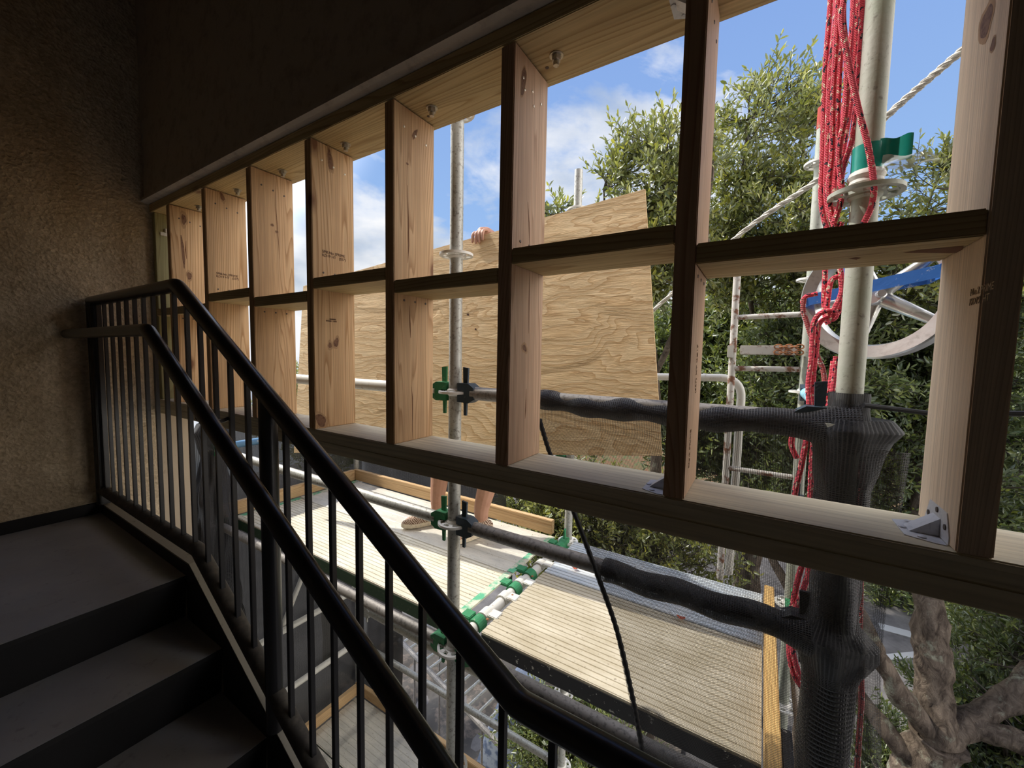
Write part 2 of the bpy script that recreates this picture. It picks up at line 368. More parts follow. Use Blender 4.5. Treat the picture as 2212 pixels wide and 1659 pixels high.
def netting(name, col, alpha_lo, alpha_hi, pitch, rowstr=.8):
    """knitted debris netting: real holes between the threads"""
    m, nt, b = mat(name, col, .55, spec=.4)
    uv = N(nt, 'ShaderNodeUVMap'); mp_ = N(nt, 'ShaderNodeMapping'); nt.links.new(uv.outputs[0], mp_.inputs[0])
    w1 = N(nt, 'ShaderNodeTexWave', wave_type='BANDS', bands_direction='Y', wave_profile='SIN'); w1.inputs['Scale'].default_value = 1/pitch/3.18; w1.inputs['Distortion'].default_value = .6; w1.inputs['Detail'].default_value = 1; w1.inputs['Detail Scale'].default_value = 3
    w2 = N(nt, 'ShaderNodeTexWave', wave_type='BANDS', bands_direction='X', wave_profile='SIN'); w2.inputs['Scale'].default_value = 1/pitch/3.18/1.4; w2.inputs['Distortion'].default_value = 1
    nt.links.new(mp_.outputs[0], w1.inputs[0]); nt.links.new(mp_.outputs[0], w2.inputs[0])
    mu = N(nt, 'ShaderNodeMath', operation='MAXIMUM'); nt.links.new(w1.outputs[0], mu.inputs[0])
    m2 = N(nt, 'ShaderNodeMath', operation='MULTIPLY'); nt.links.new(w2.outputs[0], m2.inputs[0]); m2.inputs[1].default_value = rowstr; nt.links.new(m2.outputs[0], mu.inputs[1])
    r = ramp(nt, [(.35, alpha_lo), (.75, alpha_hi)]); nt.links.new(mu.outputs[0], r.inputs[0])
    nt.links.new(r.outputs[0], b.inputs['Alpha'])
    rc = ramp(nt, [(.3, tuple(c*.35 for c in col)), (.9, tuple(min(1, c*2.6) for c in col))]); nt.links.new(mu.outputs[0], rc.inputs[0]); nt.links.new(rc.outputs[0], b.inputs['Base Color'])
    bump(nt, b, mu.outputs[0], .8, .002)
    return m
M['net'] = netting('black_netting', (.045, .042, .040), .08, .74, .0035)
M['net_thick'] = netting('folded_netting', (.024, .023, .024), .68, 1.0, .0042)
M['net_far'] = netting('dark_screen', (.020, .020, .019), .84, .97, .006)

def sheet(nu, nv, fn, scale=1.0):
    """a gridded cloth: fn(a,b) in 0..1 -> point; returns verts, faces, uv metres"""
    vs = [fn(i/nu, j/nv) for j in range(nv+1) for i in range(nu+1)]
    fs = [(j*(nu+1)+i, j*(nu+1)+i+1, (j+1)*(nu+1)+i+1, (j+1)*(nu+1)+i) for j in range(nv) for i in range(nu)]
    return vs, fs
def cloth(name, nu, nv, fn, m, width, height, parent=None):
    vs, fs = sheet(nu, nv, fn); mb = MB().add(vs, fs, True); o = mb.build(name, m, parent)
    uvl = o.data.uv_layers.new(name='UVMap')
    for p in o.data.polygons:
        for li, vi in zip(p.loop_indices, p.vertices):
            i, j = vi % (nu+1), vi//(nu+1); uvl.data[li].uv = (i/nu*width, j/nv*height)
    return o

# ================================================================== SETTING
FZ = -0.56; RISE, RUN = 0.1654, 0.279; NOSE = 1.23; LZ = FZ-5*RISE; ZT = 1.0004; D = .1676
XW = .18
mb = MB().box(XW-.3, XW, -1.9, .150, -4.6, 2.55); struct('wall_left', mb, M['stucco'])
mb = MB().box(XW-.3, XW+.004, .0, .156, -4.6, -.078); struct('trim_1', mb, M['smooth_wall'])
mb = MB().box(XW-.3, 5.0, -.02, .19, ZT+.042, 2.55).prism([(-.02, ZT+.042), (-.034, ZT+.048), (-.034, ZT+.062), (-.02, ZT+.072)], lambda a, b, c: V(c, a, b), (XW-.2, 5.0))
struct('wall_header', mb, M['header'])
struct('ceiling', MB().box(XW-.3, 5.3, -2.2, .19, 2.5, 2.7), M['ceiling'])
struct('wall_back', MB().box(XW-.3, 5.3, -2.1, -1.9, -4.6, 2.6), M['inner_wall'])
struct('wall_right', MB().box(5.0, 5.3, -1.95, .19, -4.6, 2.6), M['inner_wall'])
# stair flight with the upper and lower landings as one cast piece
prof = [(XW-.05, FZ), (NOSE, FZ)]
for k in range(1, 6):
    x = NOSE+(k-1)*RUN; prof.append((x-.02, FZ-k*RISE))
    if k < 5: prof.append((x+RUN, FZ-k*RISE))
prof.append((5.05, LZ)); prof += [(5.05, LZ-.2), (NOSE+4*RUN-.1, LZ-.2), (NOSE-.05, FZ-.22), (XW-.05, FZ-.22)]
mb = MB().prism(prof, lambda a, b, c: V(a, c, b), (-1.9, -.245)); struct('floor', mb, M['concrete'])
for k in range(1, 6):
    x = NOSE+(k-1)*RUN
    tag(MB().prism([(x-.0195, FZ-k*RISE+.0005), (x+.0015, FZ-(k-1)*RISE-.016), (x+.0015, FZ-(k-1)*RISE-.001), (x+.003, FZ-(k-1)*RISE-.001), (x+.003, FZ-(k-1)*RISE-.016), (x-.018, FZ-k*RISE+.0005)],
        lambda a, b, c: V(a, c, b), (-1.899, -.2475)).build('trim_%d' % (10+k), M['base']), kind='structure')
# side curb / stringer beside railing
cz = -.508
top = [(XW, cz), (NOSE+.03, cz), (NOSE+.03+5.02*RUN*1.02, cz-5*RISE), (5.0, cz-5*RISE)]
bot = [(5.0, LZ-.26), (NOSE+4*RUN, LZ-.26), (NOSE, FZ-.26), (XW, FZ-.26)]
mb = MB().prism(top+bot, lambda a, b, c: V(a, c, b), (-.246, -.198)); struct('trim_2', mb, M['concrete2'])
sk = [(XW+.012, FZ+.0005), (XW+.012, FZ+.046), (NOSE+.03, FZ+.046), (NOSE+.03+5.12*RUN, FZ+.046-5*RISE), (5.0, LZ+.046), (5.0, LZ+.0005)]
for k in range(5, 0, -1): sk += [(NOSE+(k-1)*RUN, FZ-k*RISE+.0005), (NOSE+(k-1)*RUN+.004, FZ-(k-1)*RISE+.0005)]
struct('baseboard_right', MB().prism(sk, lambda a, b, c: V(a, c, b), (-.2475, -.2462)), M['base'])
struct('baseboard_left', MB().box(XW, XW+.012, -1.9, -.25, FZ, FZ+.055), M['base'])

# ================================================================== TIMBER FRAME
S = .4064; W = .0381
ords = ['first', 'second', 'third', 'fourth', 'fifth', 'sixth', 'seventh', 'eighth']
def nail(parent, m, p, ax, r=.0035, h=.002):
    MB().lathe([(r, 0), (r, h*.6), (r*.6, h)], p, axis=ax, n=10).build('nail', m, parent)
def stamp(text, size, p, rot, m, parent, name='grade_stamp'):
    cu = bpy.data.curves.new(name, 'FONT'); cu.body = text; cu.size = size; cu.extrude = .0003; cu.space_line = .95
    tmp = bpy.data.objects.new(name, cu); COL.objects.link(tmp); bpy.context.view_layer.update()
    me = bpy.data.meshes.new_from_object(tmp.evaluated_get(bpy.context.evaluated_depsgraph_get())); bpy.data.objects.remove(tmp)
    o = bpy.data.objects.new(name, me); COL.objects.link(o); me.materials.clear(); me.materials.append(m); o.parent = parent
    q = parent; b = Vector((0, 0, 0))
    while q is not None: b += q.location; q = q.parent
    o.location = Vector(p)-b; o.rotation_euler = rot; return o
studlab = ['closest to the stucco wall, with a dark bark streak', 'second from the stucco wall, stamp above its cross block',
           'third from the stucco wall, smooth with faint knots', 'fourth from the stucco wall, twin knot low down',
           'fifth from the stucco wall, thin crack down its middle', 'sixth from the stucco wall, bright nail heads on top',
           'broad dark face just left of the red rope bundle', 'at the right edge of the picture, steel angle at its foot']
ROTX = (math.radians(90), 0, math.radians(90))
stud_obj = []
for k in range(1, 10):
    x = k*S
    lab = 'bare pine wall stud, '+(studlab[k-1] if k < 9 else 'just outside the picture on the right')
    t = thing('wall_stud', lab, 'stud', (x+W/2, D/2, 0), 'studs of the open timber wall')
    gap = .003 if k != 7 else .001
    b = MB().box(x, x+W, .0005, D-.0005, .0005, ZT-gap, .002)
    b.build('board', M[['stud', 'stud', 'stud2', 'stud', 'stud2', 'stud3', 'stud3', 'stud4', 'stud'][k-1]], t)
    hi = k % 2 == 0      # block on the right of this stud is high
    if k < 8:
        for yy in (.04, .085, .13):
            nail(t, M['nail_bright' if k in (4, 5, 6) else 'nail'], (x+W-.0002, yy, ZT-.055-yy*.16), 'X')
            nail(t, M['nail'], (x+W-.0002, yy, .555-(0 if hi else .12)), 'X')
        if k == 6: nail(t, M['nail_bright'], (x+W, .047, ZT-.085), 'X'); nail(t, M['nail_bright'], (x+W, .092, ZT-.10), 'X')
    else:
        nail(t, M['nail'], (x+.0002, .055, .58), 'X'); nail(t, M['nail'], (x+.0002, .11, .565), 'X')
    stud_obj.append(t)
txt = 'SPIB.No.2PRIME\nKD19 HT   (S27)'
stamp(txt, .0135, at(467, 592, x=2*S+W+.0006), ROTX, M['ink'], stud_obj[1])
stamp(txt, .0135, at(696, 545, x=4*S+W+.0006), ROTX, M['ink'], stud_obj[3])
stamp('-- -- 2000000\n000000 - 0001', .0075, at(704, 690, x=4*S+W+.0006), ROTX, M['ink'], stud_obj[3])
stamp('(S27) HT KD19', .016, at(1503, 850, x=7*S+W+.0006), (math.radians(90), math.radians(-90), math.radians(90)), M['ink_pale'], stud_obj[6])
stamp('No.2 PRIME', .016, at(1489, 1010, x=7*S+W+.0006), (math.radians(90), math.radians(-90), math.radians(90)), M['ink_pale'], stud_obj[6])
stamp('No.2 PRIME\nKD19  HT', .0145, at(2095, 640, x=8*S-.0006), (math.radians(90), 0, math.radians(-90)), M['ink_faint'], stud_obj[7])
M['knot'] = speckled('knot_wood', (.20, .10, .05), (.12, .05, .025), 80, .5, .6, .7, 0, 0)
M['knot_rim'] = speckled('knot_halo', (.40, .24, .12), (.46, .29, .15), 60, .5, .6, .7, 0, 0)
M['crack'] = mat('crack_dark', (.16, .06, .02), .8)[0]
def knot(k, u, v, wpx, hpx, tilt=0, rim=1.6, left=False, name='knot'):
    x = k*S-.0003 if left else k*S+W+.0003
    e = 1 if not left else -1
    c = at(u, v, x=x); ry = (at(u+wpx, v, x=x)-c).length; rz = (at(u, v+hpx, x=x)-c).length
    for sc_, off, mm_ in ((rim, 0, M['knot_rim']), (1, .0002, M['knot'])):
        if sc_ <= 1 and off == 0: continue
        pl = []
        for i in range(20):
            th = 2*math.pi*i/20; w_ = 1+.10*math.sin(th*3+u)+.06*math.sin(th*5+v)
            yy, zz = ry*sc_*w_*math.cos(th), rz*(1+(sc_-1)*1.5)*w_*math.sin(th)
            pl.append(V(x+e*off, min(D-.001, max(.001, c.y+yy*math.cos(tilt)-zz*math.sin(tilt))), c.z+yy*math.sin(tilt)+zz*math.cos(tilt)))
        MB().add(pl, [tuple(range(20))]).build(name, mm_, stud_obj[k-1])
def crack(k, pts, wd=.0022, m=None):
    x = k*S+W+.0004; P_ = [at(u, v, x=x) for u, v in pts]; n = len(P_); L_, R_ = [], []
    for i, p in enumerate(P_):
        q = wd*(.25 if i in (0, n-1) else 1); L_.append(V(x, p.y-q, p.z)); R_.append(V(x, p.y+q, p.z))
    MB().add(L_+R_, [(i, i+1, n+i+1, n+i) for i in range(n-1)]).build('crack', m or M['crack'], stud_obj[k-1])
knot(4, 713, 746, 3.5, 6); knot(4, 726, 740, 5, 10, -.3, 1.35); knot(4, 713, 346, 5, 22, .12, 1.25); knot(4, 693, 908, 9, 16, .5, 1.3)
knot(1, 397, 474, 5, 11, 0, 1.5); knot(1, 409, 596, 5, 8, 0, 1.4); crack(1, [(391, 508), (394, 530), (397, 560), (398, 580)], .006, M['knot']); crack(1, [(402, 520), (401, 540), (403, 560)], .003)
knot(2, 480, 425, 4, 9, .3, 1.4); knot(3, 588, 486, 3, 2.5, 0, 1.3); knot(3, 598, 501, 3, 2.5, 0, 1.3); crack(3, [(594, 390), (596, 450), (600, 500), (604, 560)], .0012)
crack(5, [(880, 400), (882, 470), (883, 530), (881, 568)], .0020); crack(5, [(884, 660), (886, 700), (887, 730)], .0022); crack(5, [(889, 835), (891, 860), (891, 950)], .0016); knot(5, 880, 354, 2.2, 2.5, 0, 1.2); knot(5, 896, 290, 3, 14, -.5, 1.1)
knot(6, 1133, 752, 5, 6, -.6, 1.5); crack(6, [(1140, 436), (1143, 480), (1144, 528)], .0018); crack(6, [(1144, 590), (1143, 650), (1142, 720)], .0016); crack(6, [(1137, 840), (1136, 880), (1134, 905)], .0020); knot(6, 1131, 175, 4, 34, -.18, 1.1)
knot(8, 2130, 48, 10, 26, -.12, 1.3, True); knot(8, 2145, 96, 4, 12, 0, 1.2, True)
# blocks
bl = ['between the third and fourth studs']
for k in range(0, 9):
    x0 = XW+.04 if k == 0 else k*S+W; x1 = (k+1)*S
    z0, z1 = (.4927, .5297) if k % 2 == 0 else (.4509, .4885)
    if k == 0: z0, z1 = .452, .489
    where = ('between the stucco wall and the first stud' if k == 0 else
             'between the '+ords[k-1]+' and '+(ords[k] if k < 8 else 'ninth')+' studs counted from the stucco wall')
    o = MB().box(x0+.0008, x1-.0008, .0008, D-.001, z0, z1, .002).build('cross_block', M['plate'])
    tag(o, 'short horizontal pine block '+where, 'block', 'cross blocks between the studs')
    if k == 7:
        for pl in ([(1950, 546), (1985, 540), (2048, 534), (2082, 531), (2076, 545), (2052, 547), (1996, 546)], [(1832, 559), (1848, 556), (1861, 557), (1850, 561)]):
            MB().add([at(u, v, z=z0-.0003) for u, v in pl], [tuple(range(len(pl)))]).build('knot', M['crack'], o)
# S0 treated board on the wall
t = thing('end_stud', 'greenish treated board fixed flat against the rough stucco wall', 'stud', (XW+.019, D/2, 0))
MB().box(XW+.0015, XW+.036, .01, D, .0005, ZT-.001, .002).build('board', M['treated_z'], t)
MB().box(XW+.036, XW+.046, .05, D-.01, .905, .925, .003).box(XW+.036, XW+.041, .03, D, .885, .904, .002).build('steel_strap', M['white_steel'], t)
nail(t, M['nail'], (XW+.0362, .085, .86), 'X', .004)
# plates
t = thing('top_plate', 'long treated pine plate bolted under the dark beam above the studs', 'plate', (2.5, D/2, ZT))
MB().box(XW+.001, 4.9, -.0, D+.02, ZT, ZT+.0415, .002).build('board', M['plate'], t)
for k in range(1, 9):
    b = MB(); cx = k*S+W+.060; cy = .093
    if k in (1, 2): cx = k*S+W+.09
    b.lathe([(.017, 0), (.017, -.002)], (cx, cy, ZT), n=20)
    b.lathe([(.0118, -.002), (.0118, -.012), (.0105, -.0135)], (cx, cy, ZT), n=6)
    b.lathe([(.0072, -.0135), (.0072, -.024)], (cx, cy, ZT), n=12)
    b.build('lag_bolt', M['bolt'], t)
    nail(t, M['nail'], (k*S+W+.022, .118, ZT-.0015), 'Z', .0045, .0015)
t = thing('sill_plate', 'doubled pine sill plate running under the studs of the open wall', 'plate', (2.5, D/2, -.076))
MB().box(XW+.001, 4.9, 0, D, -.0375, 0, .0025).build('board', M['sill'], t)
MB().box(XW+.001, 4.9, .001, D-.002, -.076, -.0379, .0025).build('board', M['sill'], t)
# steel angles
def angle(x, side, name_lab, z=0, flip=1, yc=.075):
    """angle clip: side -1 = on the left of the stud at x; flip -1 hangs from the plate"""
    t = thing('steel_angle', name_lab, 'bracket', (x, yc, z))
    s_ = side; th = .0016; hl = .052
    mb = MB()
    fl = [(yc-hl, .002), (yc-hl, .014), (yc-hl*.7, .046), (yc+hl*.7, .046), (yc+hl, .014), (yc+hl, .002)]
    mb.prism([(a, b) for a, b in fl], lambda a, b, c: V(x+s_*(b), a, z+flip*c), (0.0002, th))
    mb.prism([(a, b) for a, b in fl], lambda a, b, c: V(x+s_*c, a, z+flip*b), (0.0002, th))
    # stiffening gusset
    g = [(yc-.016, 0), (yc+.016, 0)]
    mb.add([V(x+s_*.002, yc-.016, z+flip*.002), V(x+s_*.036, yc-.016, z+flip*.002), V(x+s_*.002, yc-.016, z+flip*.030),
            V(x+s_*.002, yc+.016, z+flip*.002), V(x+s_*.036, yc+.016, z+flip*.002), V(x+s_*.002, yc+.016, z+flip*.030)],
           [(0, 1, 2), (3, 5, 4), (1, 4, 5, 2), (0, 3, 4, 1), (0, 2, 5, 3)])
    mb.build('angle_plate', M['bracket'], t)
    for yy in (-.036, 0, .036):
        b = MB(); b.lathe([(.0052, 0), (.0052, flip*.002), (.003, flip*.003)], (x+s_*(.026 if yy else .041), yc+yy, z+flip*th), n=12); b.build('screw', M['bracket'], t)
        b = MB(); b.lathe([(.0045, 0), (.0045, s_*.0015)], (x+s_*th, yc+yy, z+flip*(.024 if yy else .040)), axis='X', n=12); b.build('nail', M['nail'], t)
angle(8*S, -1, 'galvanised steel angle screwed to the sill at the foot of the rightmost stud')
angle(7*S, -1, 'galvanised steel angle half hidden behind the foot of the seventh stud', yc=.058)
angle(7*S, -1, 'galvanised steel angle at the head of the seventh stud, under the top plate', z=ZT, flip=-1, yc=.09)

# ================================================================== RAILING
YR = -.24; R0 = .0241; SL = .594
B1, B2 = (1.235, .500), (2.66, -.346)
t = thing('stair_railing', 'black painted steel stair railing with square balusters and round rails', 'railing', (XW+.02, YR, FZ+.05))
def bend_path(pts, rad, seg=6):
    out = [Vector(pts[0])]
    for i in range(1, len(pts)-1):
        p = Vector(pts[i]); a = (Vector(pts[i-1])-p).normalized(); b = (Vector(pts[i+1])-p).normalized()
        ang = a.angle(b); dd = rad/math.tan(ang/2)
        q0, q2 = p+a*dd, p+b*dd
        for j in range(seg+1):
            s_ = j/seg; out.append(q0*(1-s_)**2+p*2*s_*(1-s_)+q2*s_**2)
    out.append(Vector(pts[-1])); return out
tp = [(XW+.022, YR, .500), (B1[0], YR, B1[1]), (B2[0], YR, B2[1]), (4.6, YR, B2[1])]
MB().tube(bend_path(tp, .06), R0, 20).build('top_rail', M['rail'], t)
cb1, cb2 = (1.335, -.437), (2.76, -1.283)
bp = [(XW+.03, YR, -.437), (cb1[0], YR, cb1[1]), (cb2[0], YR, cb2[1]), (4.6, YR, cb2[1])]
MB().tube(bend_path(bp, .04), R0, 16).build('bottom_rail', M['rail_dust'], t)
def interp(pts, x):
    for a, b in zip(pts[:-1], pts[1:]):
        if a[0] <= x <= b[0]: return a[2]+(b[2]-a[2])*(x-a[0])/(b[0]-a[0])
    return pts[-1][2]
posts = {0: .210, 1: 1.828, 2: 3.45}
hb = .0066
for k in range(-7, 34):
    x = 1.001+.1018*k
    if abs(x-1.828) < .05 or x > 4.4 or abs(x-3.45) < .04: continue
    za, zb = interp(bp, x), interp(tp, x)
    MB().box(x-hb, x+hb, YR-hb, YR+hb, za+.01, zb-.01, .001).build('baluster', M['rail'], t)
for x in posts.values():
    za, zb = interp(bp, x), interp(tp, x)
    MB().tube([(x, YR, za-(.115 if x > 1 else .075)), (x, YR, zb-.005)], R0, 18).build('post', M['rail'], t)
MB().box(XW+.045, XW+.085, YR-.019, YR+.019, -.50, .49, .003).build('post', M['rail'], t)
# inner handrail
YH = -.325
hp = [(XW+.001, YH, .338), (1.235, YH, .338), (2.9, YH, .338-(2.9-1.235)*.600), (3.1, YH, -.78)]
MB().tube(bend_path(hp, .05), .0215, 18).build('handrail', M['rail'], t)
for x in (1.60,):
    z = interp(hp, x); b = MB().tube(catmull([(x, YH, z-.018), (x, YH+.005, z-.05), (x, YR-.03, z-.062), (x, YR, z-.055)], 5), .006, 8)
    b.build('handrail_bracket', M['rail'], t)

# ================================================================== SCAFFOLD
PR = .0242
P = {'lm': (-.05, .34), 'mm': (2.02, .34), 'rm': (3.168, .345), 'lo': (-.05, 1.44), 'mo': (2.02, 1.44), 'ro': (3.168, 1.44)}
GZ = -4.6
ros_z = [.640+.503*k for k in range(1, 2)] + [.640-.5065*k for k in range(0, 11)]
def rosette_mb(x, y, z, big=1.0):
    R = .062*big; mb = MB(); n = 48; h = .009
    # plate with eight pockets: annulus + outer ring joined by spokes
    def ring(r0, r1, z0, z1, a0=0, a1=2*math.pi, nn=48, closed=True):
        vs = []; fs = []
        m_ = nn if closed else nn+1
        for i in range(m_):
            th = a0+(a1-a0)*i/nn
            for r, zz in ((r0, z0), (r1, z0), (r1, z1), (r0, z1)): vs.append(V(x+r*math.cos(th), y+r*math.sin(th), zz))
        for i in range(nn):
            j = (i+1) % m_ if closed else i+1
            for q in range(4): fs.append((i*4+q, j*4+q, j*4+(q+1) % 4, i*4+(q+1) % 4))
        mb.add(vs, fs)
    ring(PR*.98, .036*big, z-h/2, z+h/2); ring(.052*big, R, z-h/2, z+h/2)
    for k in range(8):
        th = 2*math.pi*(k+.5)/8; ring(.036*big-.001, .052*big+.001, z-h/2, z+h/2, th-.17, th+.17, 3, False)
    mb.lathe([(PR, -.014), (PR+.006, -.008), (PR+.006, .008), (PR, .014)], (x, y, z), n=20)
    return mb
plab = {'lm': 'weathered scaffold post wrapped in dark netting near the stucco wall', 'mm': 'grey galvanised scaffold post with slotted discs behind the fifth bay of the timber wall',
        'rm': 'pale scaffold post close behind the red rope bundle, wrapped in teal tape', 'lo': 'far scaffold post at the left end of the platform, beside dark screen',
        'mo': 'far scaffold post whose bare top stands above the plywood sheet', 'ro': 'far scaffold post with a red painted top, beside the rusty ladder frame'}
tops = {'lm': .1, 'mm': 1.18, 'rm': 2.0, 'lo': -.3, 'mo': 1.37, 'ro': 1.38}
std = {}
for k, (x, y) in P.items():
    t = thing('scaffold_post', plab[k], 'scaffold post', (x, y, GZ), 'upright posts of the scaffold'); std[k] = t
    MB().tube([(x, y, GZ), (x, y, tops[k])], PR if k != 'rm' else PR*1.02, 24).build('tube', M['galv_pale' if k in ('rm', 'ro') else 'galv'], t)
    for z in ros_z:
        if z < tops[k]+.01: rosette_mb(x, y, z, 1.0 if k != 'rm' else 1.06).build('rosette', M['white_steel' if k != 'rm' else 'galv_pale'], t)
x, y = P['ro']
MB().tube([(x, y, tops['ro']-.09), (x, y, tops['ro']+.001)], PR+.0008, 24).build('red_paint', speckled('red_paint', (.42, .06, .04), (.35, .25, .18), 20, .6, .7), std['ro'])
# label on middle post
x, y = P['mm']
lb = MB().tube([(x, y, -.115), (x, y, -.055)], PR+.0006, 24, caps=False); lb.build('sticker', speckled('sticker', (.62, .60, .56), (.05, .05, .05), 60, .50, .54, .5, 0, 0), std['mm'])
# tape, rag and plastic on right post
x, y = P['rm']
MB().tube([(x, y, .686), (x-.0005, y, .738)], PR+.0035, 24).build('teal_tape', M['teal_tape'], std['rm'])
def flag(a, b):
    return V(x+.015+a*.050, y-.022+math.sin(a*5)*.005, .742-b*.048-a*.004+math.sin(a*9+b*3)*.002)
o = MB().add(*sheet(14, 6, flag), True).build('tape_flap', M['teal_tape'], std['rm'])
MB().lathe([(PR+.003, .655), (PR+.007, .660), (PR+.005, .667), (PR+.009, .675), (PR+.006, .684), (PR+.001, .688)], (x, y, 0), n=20).build('white_tape', M['tape_white'], std['rm'])
def bag(a, b):
    return V(x+.02+a*.085, y-.028+math.sin(a*7+b*5)*.006, .705-b*.035*(1-a*.5)-a*.015+math.sin(a*11)*.003)
pm, pnt, pb = mat('clear_plastic', (.8, .82, .82), .2); pb.inputs['Alpha'].default_value = .45
MB().add(*sheet(12, 6, bag), True).build('plastic_scrap', pm, std['rm'])

def wedge_head(mb, c, d, m=None):
    """ring-lock ledger head: mouth block on the disc and a tapered wedge through it; d = unit direction away from post"""
    c = Vector(c); d = Vector(d); s_ = Vector((0, 0, 1)).cross(d)
    F = Matrix(((d.x, s_.x, 0), (d.y, s_.y, 0), (0, 0, 1))).to_4x4(); F = Matrix.Translation(c) @ F
    mb.prism([(.028, -.034), (.028, -.008), (.052, -.008), (.052, .008), (.028, .008), (.028, .036), (.078, .036), (.100, .022), (.100, -.024), (.078, -.036)],
             lambda a, b, e: F @ V(a, e, b), (-.022, .022))
    return F
def wedge(F):
    mb = MB(); mb.prism([(.040, .095), (.064, .092), (.056, -.085), (.045, -.085)], lambda a, b, e: F @ V(a, e, b), (-.004, .004)); return mb
def ledger(a, b, lab, m, ma_, mb_, group='horizontal scaffold tubes', r=PR, name='scaffold_ledger'):
    a, b = Vector(a), Vector(b); d = (b-a).normalized()
    t = thing(name, lab, 'scaffold tube', (a+b)/2, group)
    MB().tube([a+d*.085, b-d*.085], r, 18).build('tube', m, t)
    for p, q, mm_ in ((a, d, ma_), (b, -d, mb_)):
        h = MB(); F = wedge_head(h, p, q); ho = h.build('wedge_head', mm_, t); wedge(F).build('wedge', mm_, ho)
    return t
Z1, Z2, Z3 = ros_z[2], ros_z[3], ros_z[4]
def p3(k, z): return (P[k][0], P[k][1], z)
ledger(p3('lm', Z1), p3('mm', Z1), 'chalky white guard tube crossing in front of the plywood at chest height', M['galv_white'], M['green'], M['green'])
ledger(p3('mm', Z1), p3('rm', Z1), 'dark guard tube covered with netting at its right half, level with the chest', M['galv_dark'], M['bluedark'], M['bluedark'])
ledger(p3('lm', Z2), p3('mm', Z2), 'grey lower guard tube left of the middle post, above the cream planks', M['galv'], M['green'], M['green'])
ledger(p3('mm', Z2), p3('rm', Z2), 'dark lower guard tube right of the middle post, passing behind the netting', M['galv_dark'], M['bluedark'], M['black_steel'])
ledger(p3('lm', Z3), p3('mm', Z3), 'grey tube under the near edge of the left cream plank', M['galv_dark'], M['green'], M['green'])
ledger(p3('mm', Z3), p3('rm', Z3), 'thick dark tube just above the bent railing, under the right plank', M['galv_dark'], M['green'], M['black_steel'])
ledger(p3('lm', Z2), p3('lo', Z2), 'blue tube closing the left end of the platform, low guard height', M['galv_blue'], M['green'], M['green'])
ledger(p3('rm', Z1), p3('ro', Z1), 'tube closing the right end at chest height, wrapped in light blue', M['teal_light'], M['bluedark'], M['bluedark'])
ledger(p3('rm', Z2), p3('ro', Z2), 'tube closing the right end at low guard height behind the netting', M['galv_dark'], M['bluedark'], M['bluedark'])
ledger(p3('lo', Z2), p3('mo', Z2), 'far guard tube along the outer side of the left bay', M['galv'], M['green'], M['green'])
ledger(p3('lm', Z3), p3('lo', Z3), 'tube carrying the left end of the cream planks', M['galv'], M['green'], M['green'])
ledger(p3('rm', Z3), p3('ro', Z3), 'tube carrying the right end of the planks beside the yellow board', M['galv_dark'], M['green'], M['green'])
ledger(p3('mm', Z3), p3('mo', Z3), 'pale cross tube gripped by green and grey plank hooks', M['galv_white'], M['green'], M['green'])
for i, (z, lab) in enumerate(((ros_z[6], 'upper white guard tube of the lower level, left end'), (ros_z[7], 'lower white guard tube of the lower level, left end'))):
    ledger(p3('lm', z), p3('lo', z), lab, M['galv_white'], M['galv'], M['galv'], 'guard tubes of the lower level')
ledger(p3('lo', ros_z[7]), p3('mo', ros_z[7]), 'far guard tube of the lower level, outer side', M['galv'], M['galv'], M['galv'], 'guard tubes of the lower level')
ledger((.6, 1.0, -1.60), (2.75, .9, -1.53), 'grey pipe running below the right plank, behind the bent railing', M['galv'], M['galv'], M['galv'], 'guard tubes of the lower level')
ledger(p3('lm', ros_z[8]), p3('lo', ros_z[8]), 'tube carrying the lower platform at its left end', M['galv_dark'], M['galv'], M['galv'], 'guard tubes of the lower level')
# diagonal brace at the left end below the deck
t = thing('scaffold_brace', 'thin diagonal brace below the left end of the platform', 'scaffold tube', (-.05, .9, -1.4))
MB().tube([(-.09, 1.25, -.95), (-.09, .55, -2.35)], .019, 14).build('tube', M['galv_white'], t)
# bent outer guard rail
t = thing('bent_guard_rail', 'white guard tube with a curved end beyond the plywood and dense leaves', 'guard rail', (2.5, 1.50, -.8))
MB().tube(bend_path([(-.1, 1.50, .10), (2.915, 1.50, .183), (2.905, 1.50, -.84)], .10, 8), .0195, 16).build('tube', M['galv_white'], t)
MB().lathe([(.0215, -.006), (.0215, .006)], (2.74, 1.50, .178), axis='X', n=16).build('collar', M['galv_white'], t)
# rusty ladder frame at the far right corner
t = thing('ladder_frame', 'rusty white tubular ladder frame with short rungs and a flat bar', 'ladder', (2.90, 1.46, -.85))
MB().tube([(2.868, 1.46, -.86), (2.868, 1.46, .735)], .0165, 14).tube([(2.868, 1.46, .66), (2.868, 1.46, .80)], .0135, 12).build('stile', M['rusty'], t)
for z in (.487, .235, -.02, -.27, -.52):
    MB().tube([(2.868, 1.46, z-.004), (3.15, 1.44, z)], .0125, 12).build('rung', M['rusty'], t)
MB().box(2.90, 3.13, 1.425, 1.437, .300, .345, .003).build('flat_bar', M['rusty'], t)
MB().box(2.845, 2.872, 1.43, 1.475, .285, .345, .002).build('clamp', M['galv_white'], t)
t = thing('chain', 'short orange rusty chain hooked round the bar beside the red rope', 'chain', (3.1, 1.40, .32))
for i in range(5):
    cx_ = 3.055+i*.02; a = math.pi/2*(i % 2)
    for row in (0, 1):
        pts = []
        for j in range(13):
            th = 2*math.pi*j/12; dx, dz = .016*math.cos(th), .010*math.sin(th)
            pts.append((cx_+dx, 1.405+dz*math.sin(a), .338-row*.026+dz*math.cos(a)))
        MB().tube(pts, .0035, 6).build('link', M['rust'], t)

